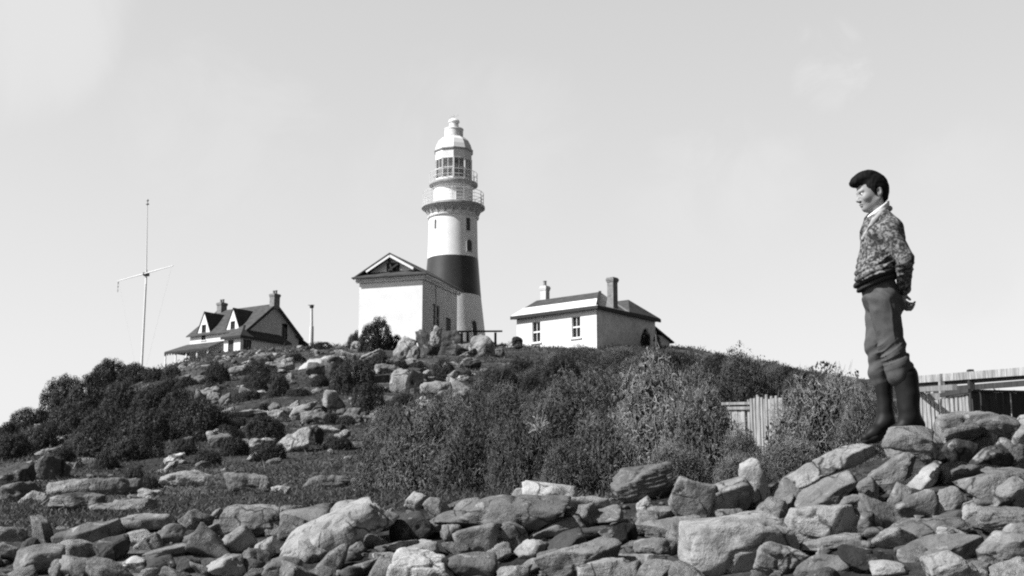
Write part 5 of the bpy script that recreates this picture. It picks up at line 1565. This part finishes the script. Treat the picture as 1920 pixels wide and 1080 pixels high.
def build_person():
    YB = 8.25
    S = 1/ppm(YB, 560)                                       # metres per photo pixel here
    def P(px, py, d=0.0): return np.array(at(px, py, YB + d))
    base = P(1685, 806)
    root = empty('person', Vector(base)); tag(root, 'youth in a patterned jacket and boots standing on the boulders, hands behind back', 'person')
    def fin(fld, name, mat, par=root):
        o = obj(name, fld.mesh(name, (mat,))); part_of(root, o)
        if par is not root: o.parent = par
        return o
    # ---- materials
    skin = mat_plain('skin', .30, .08, 9, .55, spec=.3)
    hair_m = mat_plain('dark_hair', .008, .4, 60, .75, .002, spec=.12, stretch=(1, 1, .2))
    tw, nt, b = new_mat('patterned_tweed')
    co = coords(nt, 'Object')
    vo = nt.nodes.new('ShaderNodeTexVoronoi'); vo.inputs['Scale'].default_value = 34; nt.links.new(co, vo.inputs['Vector'])
    bw = nt.nodes.new('ShaderNodeSeparateColor'); nt.links.new(vo.outputs['Color'], bw.inputs[0])
    n1 = noise(nt, co, 62, 2, .5)
    patt = ramp(nt, math_(nt, 'ADD', math_(nt, 'MULTIPLY', bw.outputs[0], .22), math_(nt, 'MULTIPLY', n1, .9)), [(.38, .025), (.54, .07), (.70, .25)])
    fine = noise(nt, co, 260, 2, .6)
    nt.links.new(mixc(nt, patt, ramp(nt, fine, [(.3, .7), (.7, 1.2)]), 1.0, 'MULTIPLY'), b.inputs['Base Color']); b.inputs['Roughness'].default_value = .95
    bump(nt, b, fine, .4, .003)
    knit = mat_plain('dark_knit', .03, .4, 90, .95, .003)
    trou = mat_plain('trouser_cloth', .085, .18, 14, .9, .003, fine=240)
    rub = mat_plain('black_rubber', .012, .3, 8, .55, spec=.18)
    lin = mat_plain('shirt_cotton', .72, .08, 20, .85)
    lap = mat_plain('lapel_tweed', .34, .35, 60, .95, .002)
    tie = mat_plain('dark_tie', .02, .3, 30, .8)
    # ---- joints
    shN, shF = P(1668, 433, -.150), P(1652, 430, .155)
    elN, elF = P(1697, 487, -.215), P(1690, 487, .235)
    wrN, wrF = P(1694, 541, -.055), P(1696, 541, .10)
    haN, haF = P(1693, 560, .0), P(1692, 566, .05)
    hipN, hipF = P(1657, 566, -.085), P(1647, 566, .085)
    knN, knF = P(1673, 650, -.085), P(1646, 650, .07)
    anN, anF = P(1706, 782, -.09), P(1661, 790, .07)
    HC = P(1634, 353)
    yw = R(-5); Fw = np.array([-math.cos(yw), math.sin(yw), 0]); Sd = np.array([-math.sin(yw), -math.cos(yw), 0]); U3 = np.array([0, 0, 1.0])
    tl = R(-6); Fw2 = Fw*math.cos(tl) + U3*math.sin(tl); Up2 = -Fw*math.sin(tl) + U3*math.cos(tl)
    H3 = np.stack([Fw2, Sd, Up2])
    def Hd(f, s, u): return HC + Fw2*f + Sd*s + Up2*u
    # ---- body: one continuous skin
    B = Field(P(1590, 325, -.32)*[1, 1, 1] - [.05, 0, .62*0], P(1750, 325, .34), .0055)
    lo = np.array([min(P(1590, 330)[0], P(1605, 830)[0])-.03, YB-.34, P(1685, 830)[2]-.02]); hi = np.array([P(1752, 560)[0]+.03, YB+.36, P(1640, 315)[2]+.03])
    B = Field(lo, hi, .0062)
    tor = P(1650, 450)
    B.ell(P(1656, 452), (.105, .15, .16), k=.03); B.ell(P(1652, 505), (.075, .115, .14), k=.04); B.ell(P(1655, 555), (.078, .12, .09), k=.04)
    B.cap(shN, shF, .05, k=.04)
    for sh, el, wr in ((shN, elN, wrN), (shF, elF, wrF)):
        B.cap(sh, el, .043, .036, k=.02); B.cap(el, wr, .036, .024, k=.015)
    for hip, kn, an in ((hipN, knN, anN), (hipF, knF, anF)):
        B.cap(hip, kn, .075, .05, k=.03); B.cap(kn, an, .034, .028, k=.02)
    B.cap(anN, P(1690, 800, -.1), .032, .024); B.cap(anF, P(1635, 815, .06), .032, .024)
    B.cap(P(1652, 412), HC - U3*.055 - Fw*.005, .052, .05, k=.02)
    body = fin(B, 'body', skin)
    # head at a finer resolution, grown into the same skin by overlap of the neck
    Hf = Field(HC - .18, HC + .16, .0032)
    Hf.ell(HC, (.094, .073, .098), H3, k=.02)
    Hf.ell(Hd(.030, 0, -.068), (.060, .057, .080), H3, k=.03)
    Hf.cap(Hd(-.018, .052, -.082), Hd(.048, .014, -.128), .017, .016, k=.025); Hf.cap(Hd(-.018, -.052, -.082), Hd(.048, -.014, -.128), .017, .016, k=.025)
    Hf.ell(Hd(.058, 0, -.130), (.022, .020, .018), H3, k=.02)
    Hf.cap(Hd(.083, 0, -.036), Hd(.103, 0, -.074), .008, .0115, k=.010)
    Hf.ell(Hd(.092, .012, -.079), (.013, .008, .007), H3, k=.006); Hf.ell(Hd(.092, -.012, -.079), (.013, .008, .007), H3, k=.006)
    Hf.cap(Hd(.080, .038, -.020), Hd(.086, .012, -.022), .009, .009, k=.014); Hf.cap(Hd(.080, -.038, -.020), Hd(.086, -.012, -.022), .009, .009, k=.014)
    for s in (1, -1):
        Hf.ell(Hd(.094, s*.031, -.040), (.016, .014, .010), H3, k=.010, op='cut')
        Hf.ell(Hd(.058, s*.044, -.066), (.022, .014, .020), H3, k=.02)
        Hf.ell(Hd(-.022, s*.072, -.040), (.019, .010, .033), H3, k=.006); Hf.ell(Hd(-.016, s*.082, -.038), (.010, .006, .018), H3, k=.004, op='cut')
        Hf.ell(Hd(.090, s*.009, -.0865), (.007, .005, .004), H3, k=.003, op='cut')
    Hf.ell(Hd(.084, 0, -.101), (.012, .021, .0055), H3, k=.005); Hf.ell(Hd(.081, 0, -.1115), (.012, .018, .006), H3, k=.005)
    Hf.ell(Hd(.095, 0, -.1060), (.010, .020, .0018), H3, k=.003, op='cut')
    Hf.cap(HC - U3*.06 - Fw*.01, P(1650, 405), .051, .054, k=.025)
    # hands
    head = Hf.mesh('head', (skin,))
    Hn = Field(np.minimum(haN, haF) - .11, np.maximum(haN, haF) + .11, .0032)
    def hand(w_, c_, d, side, up):
        d = d/np.linalg.norm(d); s = np.cross(d, up); s /= np.linalg.norm(s); n_ = np.cross(s, d)
        Hn.cap(w_, w_+(c_-w_)*.6, .023, .025, k=.015)
        Hn.ell(c_, (.042, .036, .017), np.stack([d, s, n_]), k=.015)
        for q, (o, l, r_) in enumerate(((-.030, .058, .0080), (-.010, .066, .0085), (.010, .062, .0082), (.029, .048, .0072))):
            a0 = c_ + d*.030 + s*o; a1 = a0 + d*l*.36 + n_*.014*side; a2 = a1 + d*l*.10 + n_*.026*side; a3 = a2 - d*l*.20 + n_*.016*side
            Hn.cap(a0, a1, r_*1.12, r_, k=.004); Hn.cap(a1, a2, r_, r_*.95, k=.003); Hn.cap(a2, a3, r_*.95, r_*.8, k=.003)
        t0 = c_ - d*.012 - s*.030; t1 = t0 - s*.022 + d*.022 + n_*.008*side; t2 = t1 + d*.028 + n_*.010*side
        Hn.cap(t0, t1, .0115, .010, k=.006); Hn.cap(t1, t2, .010, .008, k=.003)
    hand(wrN, haN, np.array([.25, .75, -.55]), 1, np.array([-.9, .2, .1])); hand(wrF, haF, np.array([.25, -.55, -.75]), -1, np.array([-.9, 0, .1]))
    hands = Hn.mesh('hands', (skin,))
    # join head and hands into the one body mesh
    import bmesh
    bm = bmesh.new(); bm.from_mesh(body.data); bm.from_mesh(head); bm.from_mesh(hands)
    for f_ in bm.faces: f_.smooth = True
    bm.to_mesh(body.data); bm.free()
    # ---- eyes, brows
    for s in (1, -1):
        m = MB(); c = Vector(Hd(.0785, s*.031, -.041)); m.lathe(c, [(.0095*math.cos(t), .0095*math.sin(t)) for t in np.linspace(-1.5, 1.5, 9)], 14)
        ey = part_of(root, m.build('eye', lin, smooth=True))
        m = MB(); m.tube(Hd(.0865, s*.031, -.041), Hd(.0888, s*.031, -.041), .0052, n=10); ir = m.build('iris', tie); ir.parent = ey
        Eb = Field(Hd(.08, s*.03, -.02)-.04, Hd(.08, s*.03, -.02)+.04, .0024); Eb.cap(Hd(.0905, s*.014, -.0215), Hd(.086, s*.036, -.0185), .0040, .0034, k=.003); Eb.cap(Hd(.086, s*.036, -.0185), Hd(.076, s*.050, -.0245), .0034, .002, k=.003)
        fin(Eb, 'eyebrow', hair_m)
    # ---- hair
    Ha = Field(HC - .17, HC + .19, .0034)
    Ha.ell(Hd(-.010, 0, .012), (.100, .080, .096), H3, k=.02); Ha.ell(Hd(-.035, 0, -.03), (.070, .075, .085), H3, k=.02)
    def cutp(Pq):
        q = Pq - HC; f_ = q@Fw2; s_ = np.abs(q@Sd); u_ = q@Up2
        return u_ - (-.050 + .80*np.maximum(f_, -.02) + .55*np.minimum(f_+.02, 0)) + .004*np.sin(f_*300) + .007*vnoise(Pq*[60, 60, 25], 71)
    d = cutp(np.stack(np.meshgrid(*[Ha.lo[k] + Ha.h*np.arange(Ha.n[k]) for k in range(3)], indexing='ij'), -1))
    Ha.f = np.maximum(Ha.f, -d)
    Ha.ell(Hd(.070, 0, .060), (.056, .060, .035), H3, k=.03); Ha.ell(Hd(.098, -.005, .040), (.036, .050, .026), H3, k=.02); Ha.ell(Hd(.02, 0, .085), (.06, .06, .03), H3, k=.03)
    for s in (1, -1): Ha.cap(Hd(.012, s*.070, -.005), Hd(.006, s*.068, -.050), .013, .007, k=.012)
    for s in (1, -1): Ha.ell(Hd(-.020, s*.085, -.042), (.021, .022, .033), H3, k=.006, op='cut')
    def strands(Pq):
        q = Pq - HC; return .0012*np.sin((q@Sd)*260 + 3*vnoise(Pq*40, 3)) + .0025*vnoise(Pq*45, 8)
    Ha.displace(strands)
    fin(Ha, 'hair', hair_m)
    # ---- jacket
    J = Field(P(1590, 545, -.36), P(1745, 385, .38), .0055)
    J.ell(P(1660, 446), (.118, .185, .150), k=.04); J.ell(P(1650, 446), (.128, .150, .16), k=.04)
    J.ell(P(1646, 490), (.128, .165, .15), k=.05); J.cap(P(1641, 516, -.055), P(1641, 516, .055), .118, k=.03)
    J.cap(shN + [0, .03, -.005], shF - [0, .03, .005], .062, k=.05); J.cap(P(1658, 412, -.05), P(1656, 412, .05), .050, k=.04)
    JA = []
    def folds(Pq):
        zr = (Pq[:, 2]-P(1645, 528)[2])                      # height over the hem
        xx = Pq[:, 0]-P(1645, 528)[0]
        ph = (zr*1.0 - xx*.42)                               # creases climb towards the back
        low = np.clip(1 - zr/.19, 0, 1)
        cr = np.abs(np.sin(ph*72 + 1.4*vnoise(Pq*6, 4)))**.7
        out = -low*.017*(cr-.4)
        arm = np.exp(-((Pq[:, 2]-elN[2])/.06)**2)*(Pq[:, 0] > P(1684, 480)[0])
        out += 0*arm
        out += -.009*vnoise(Pq*11, 14) - .004*vnoise(Pq*28, 15)
        return out
    def creases(Pq):
        zr = Pq[:, 2]-P(1645, 528)[2]; xx = Pq[:, 0]-P(1645, 528)[0]
        ph = zr - xx*.62 + .012*vnoise(Pq*14, 51)
        ridge = (1-np.abs(np.sin(ph*58 + .9*vnoise(Pq*5, 52))))**3
        zone = np.clip(1 - np.abs(zr-.10)/.15, 0, 1)*np.clip((xx+.06)/.08, 0, 1)
        return -.016*ridge*zone*np.clip((P(1676, 500)[0]-Pq[:, 0])/.03, 0, 1)
    J.displace(folds); J.displace(creases)
    # square off the hem and neck
    Pq = np.stack(np.meshgrid(*[J.lo[k] + J.h*np.arange(J.n[k]) for k in range(3)], indexing='ij'), -1)
    hemz = P(1645, 520)[2] + (Pq[..., 0]-P(1645, 520)[0])*.34
    body_zone = Pq[..., 0] < P(1679, 520)[0]
    J.f = np.where(body_zone, np.maximum(J.f, hemz - Pq[..., 2]), J.f)
    # sleeves grow out of the finished body of the jacket
    for sh, el, wr in ((shN, elN, wrN), (shF, elF, wrF)):
        J.cap(sh, el, .066, .054, k=.018); J.cap(el, wr, .054, .042, k=.015)
    def sleeve(Pq):
        out = 0
        for sh, el, wr in ((shN, elN, wrN), (shF, elF, wrF)):
            wgt = np.exp(-(np.linalg.norm(Pq-(el*.75+wr*.25), axis=1)/.085)**2)
            out = out - .011*wgt*(1-np.abs(np.sin(((Pq-el)@((wr-sh)/np.linalg.norm(wr-sh)))*70 + 2.6*vnoise(Pq*8, 44))))**2
        return out - .004*vnoise(Pq*17, 45)
    J.displace(sleeve)
    jk = fin(J, 'jacket', tw)
    # ribbed waistband, sloping down to the front
    Wb = Field(P(1590, 560, -.25), P(1700, 490, .25), .0055)
    def wband(px, py, r_, rx, ry, tz):
        c = P(px, py)
        def fn(Q):
            q = Q - c; zz = q[..., 2] - q[..., 0]*.34
            rho = np.sqrt((q[..., 0]/rx)**2 + (q[..., 1]/ry)**2); ring = (rho-1)*min(rx, ry)
            return np.sqrt(ring**2 + (zz*tz)**2) - r_
        Wb.put(fn, c-[.2, .22, .09], c+[.2, .22, .09], .006)
    wband(1642, 521, .019, .118, .158, 1.0); wband(1645, 531, .015, .112, .152, 1.0)
    fin(Wb, 'waistband', knit)
    # cuffs
    for el, wr in ((elN, wrN), (elF, wrF)):
        Cf = Field(wr-.1, wr+.1, .005); dd = (wr-el)/np.linalg.norm(wr-el); Cf.cap(wr-dd*.035, wr-dd*.002, .043, .040, k=.004)
        fin(Cf, 'cuff', knit)
    # ---- shirt collar, lapel, tie
    Sc = Field(P(1610, 425, -.14), P(1680, 375, .14), .004)
    def coll(Q):
        c = P(1646, 400); q = Q - c; zz = q[..., 2] - q[..., 0]*.72
        rho = np.sqrt((q[..., 0]/.066)**2 + (q[..., 1]/.070)**2); return np.sqrt(((rho-1)*.066)**2 + np.maximum(np.abs(zz)-.022, 0)**2) - .008
    Sc.put(coll, P(1646, 400)-.13, P(1646, 400)+.13, .004)
    fin(Sc, 'shirt_collar', lin)
    La = Field(P(1595, 470, -.22), P(1690, 380, .22), .0045)
    for s in (-1, 1):
        La.cap(P(1660, 390, s*.055), P(1640, 414, s*.112), .015, .020, k=.012); La.cap(P(1640, 414, s*.112), P(1618, 448, s*.055), .020, .013, k=.012)
        La.cap(P(1664, 390, s*.045), P(1668, 391, 0), .017, .016, k=.012)
    fin(La, 'lapel', lap)
    Ti = Field(P(1590, 470, -.08), P(1650, 395, .08), .0045)
    Ti.cap(P(1629, 404), P(1625, 411), .013, .016, k=.008); Ti.cap(P(1625, 411), P(1617, 436), .014, .018, k=.008)
    fin(Ti, 'tie', tie)
    # ---- trousers
    T = Field(np.array([P(1600, 740)[0], YB-.24, P(1650, 742)[2]]), np.array([P(1730, 500)[0], YB+.26, P(1650, 515)[2]]), .0055)
    T.ell(P(1650, 556), (.106, .150, .12), k=.03); T.cap(P(1648, 530, -.04), P(1648, 530, .04), .098, k=.03); T.ell(P(1666, 572), (.095, .14, .10), k=.03)
    for hip, kn, hem, r0, r1, r2 in ((hipN, knN, P(1686, 703, -.09), .094, .078, .080), (hipF, knF, P(1655, 712, .08),   .084, .076, .068)):
        T.cap(hip, kn, r0, r1, k=.018); T.cap(kn, hem, r1, r2, k=.02)
    T.ell(P(1689, 688, -.095), (.072, .08, .055), k=.03); T.ell(P(1648, 698, .08), (.066, .07, .05), k=.03)
    def tf(Pq):
        zk = Pq[:, 2]
        band = np.exp(-((zk-P(1680, 668)[2])/.085)**2); x = Pq[:, 0]
        fold = np.sin((zk - .55*(x-P(1680, 660)[0]) + .25*(Pq[:, 1]-YB))*80 + 4.5*vnoise(Pq*6, 2))
        out = -.008*band*fold*(.6 + .6*vnoise(Pq*7, 31))
        up = np.exp(-((zk-P(1650, 560)[2])/.09)**2); out += -.006*up*np.sin((zk + .9*(x-P(1650, 560)[0]))*75 + vnoise(Pq*7, 6))
        rg = (1-np.abs(np.sin((zk - .75*(x-P(1680, 660)[0]) - .2*(Pq[:, 1]-YB))*62 + 3.0*vnoise(Pq*7, 61))))**3
        out += -.017*rg*band*np.clip(.35+vnoise(Pq*6, 62), 0, 1)
        dr = (1-np.abs(np.sin(x*38 + zk*9 + Pq[:, 1]*22 + 1.2*vnoise(Pq*4, 63))))**3
        out += -.008*dr*np.exp(-((zk-P(1650, 610)[2])/.13)**2)
        return out - .005*vnoise(Pq*9, 23) - .003*vnoise(Pq*24, 24)
    T.displace(tf)
    fin(T, 'trousers', trou)
    # ---- boots
    def boot(top, an, heel, ball, toe, rt, nm):
        lo_ = np.minimum.reduce([top, an, heel, toe])-.12; hi_ = np.maximum.reduce([top, an, heel, toe])+.12
        K = Field(lo_, hi_, .005)
        K.cap(top, an, rt, rt-.008, k=.02); K.cap(an, heel, .050, .043, k=.02); K.cap(an, ball, .046, .040, k=.03); K.cap(ball, toe, .041, .030, k=.02)
        def wr(Pq): return -.006*vnoise(Pq*9, 9) - .003*vnoise(Pq*21, 19)
        K.displace(wr)
        bt = fin(K, 'boot', rub)
        So = Field(lo_-.03, hi_, .005); q = np.array([0, 0, -.026])
        So.cap(heel+q, ball+q*.8, .036, .038, k=.02); So.cap(ball+q*.8, toe+q*.6, .038, .028, k=.02)
        so = fin(So, 'sole', tie); so.parent = bt; so.location = (0, 0, 0)
        return bt
    boot(P(1698, 705, -.09), anN, P(1722, 798, -.09), P(1692, 802, -.10), P(1676, 806, -.105), .074, 'near')
    boot(P(1657, 715, .075), anF, P(1668, 800, .07), P(1640, 812, .05), P(1624, 821, .045), .056, 'far')
build_person()
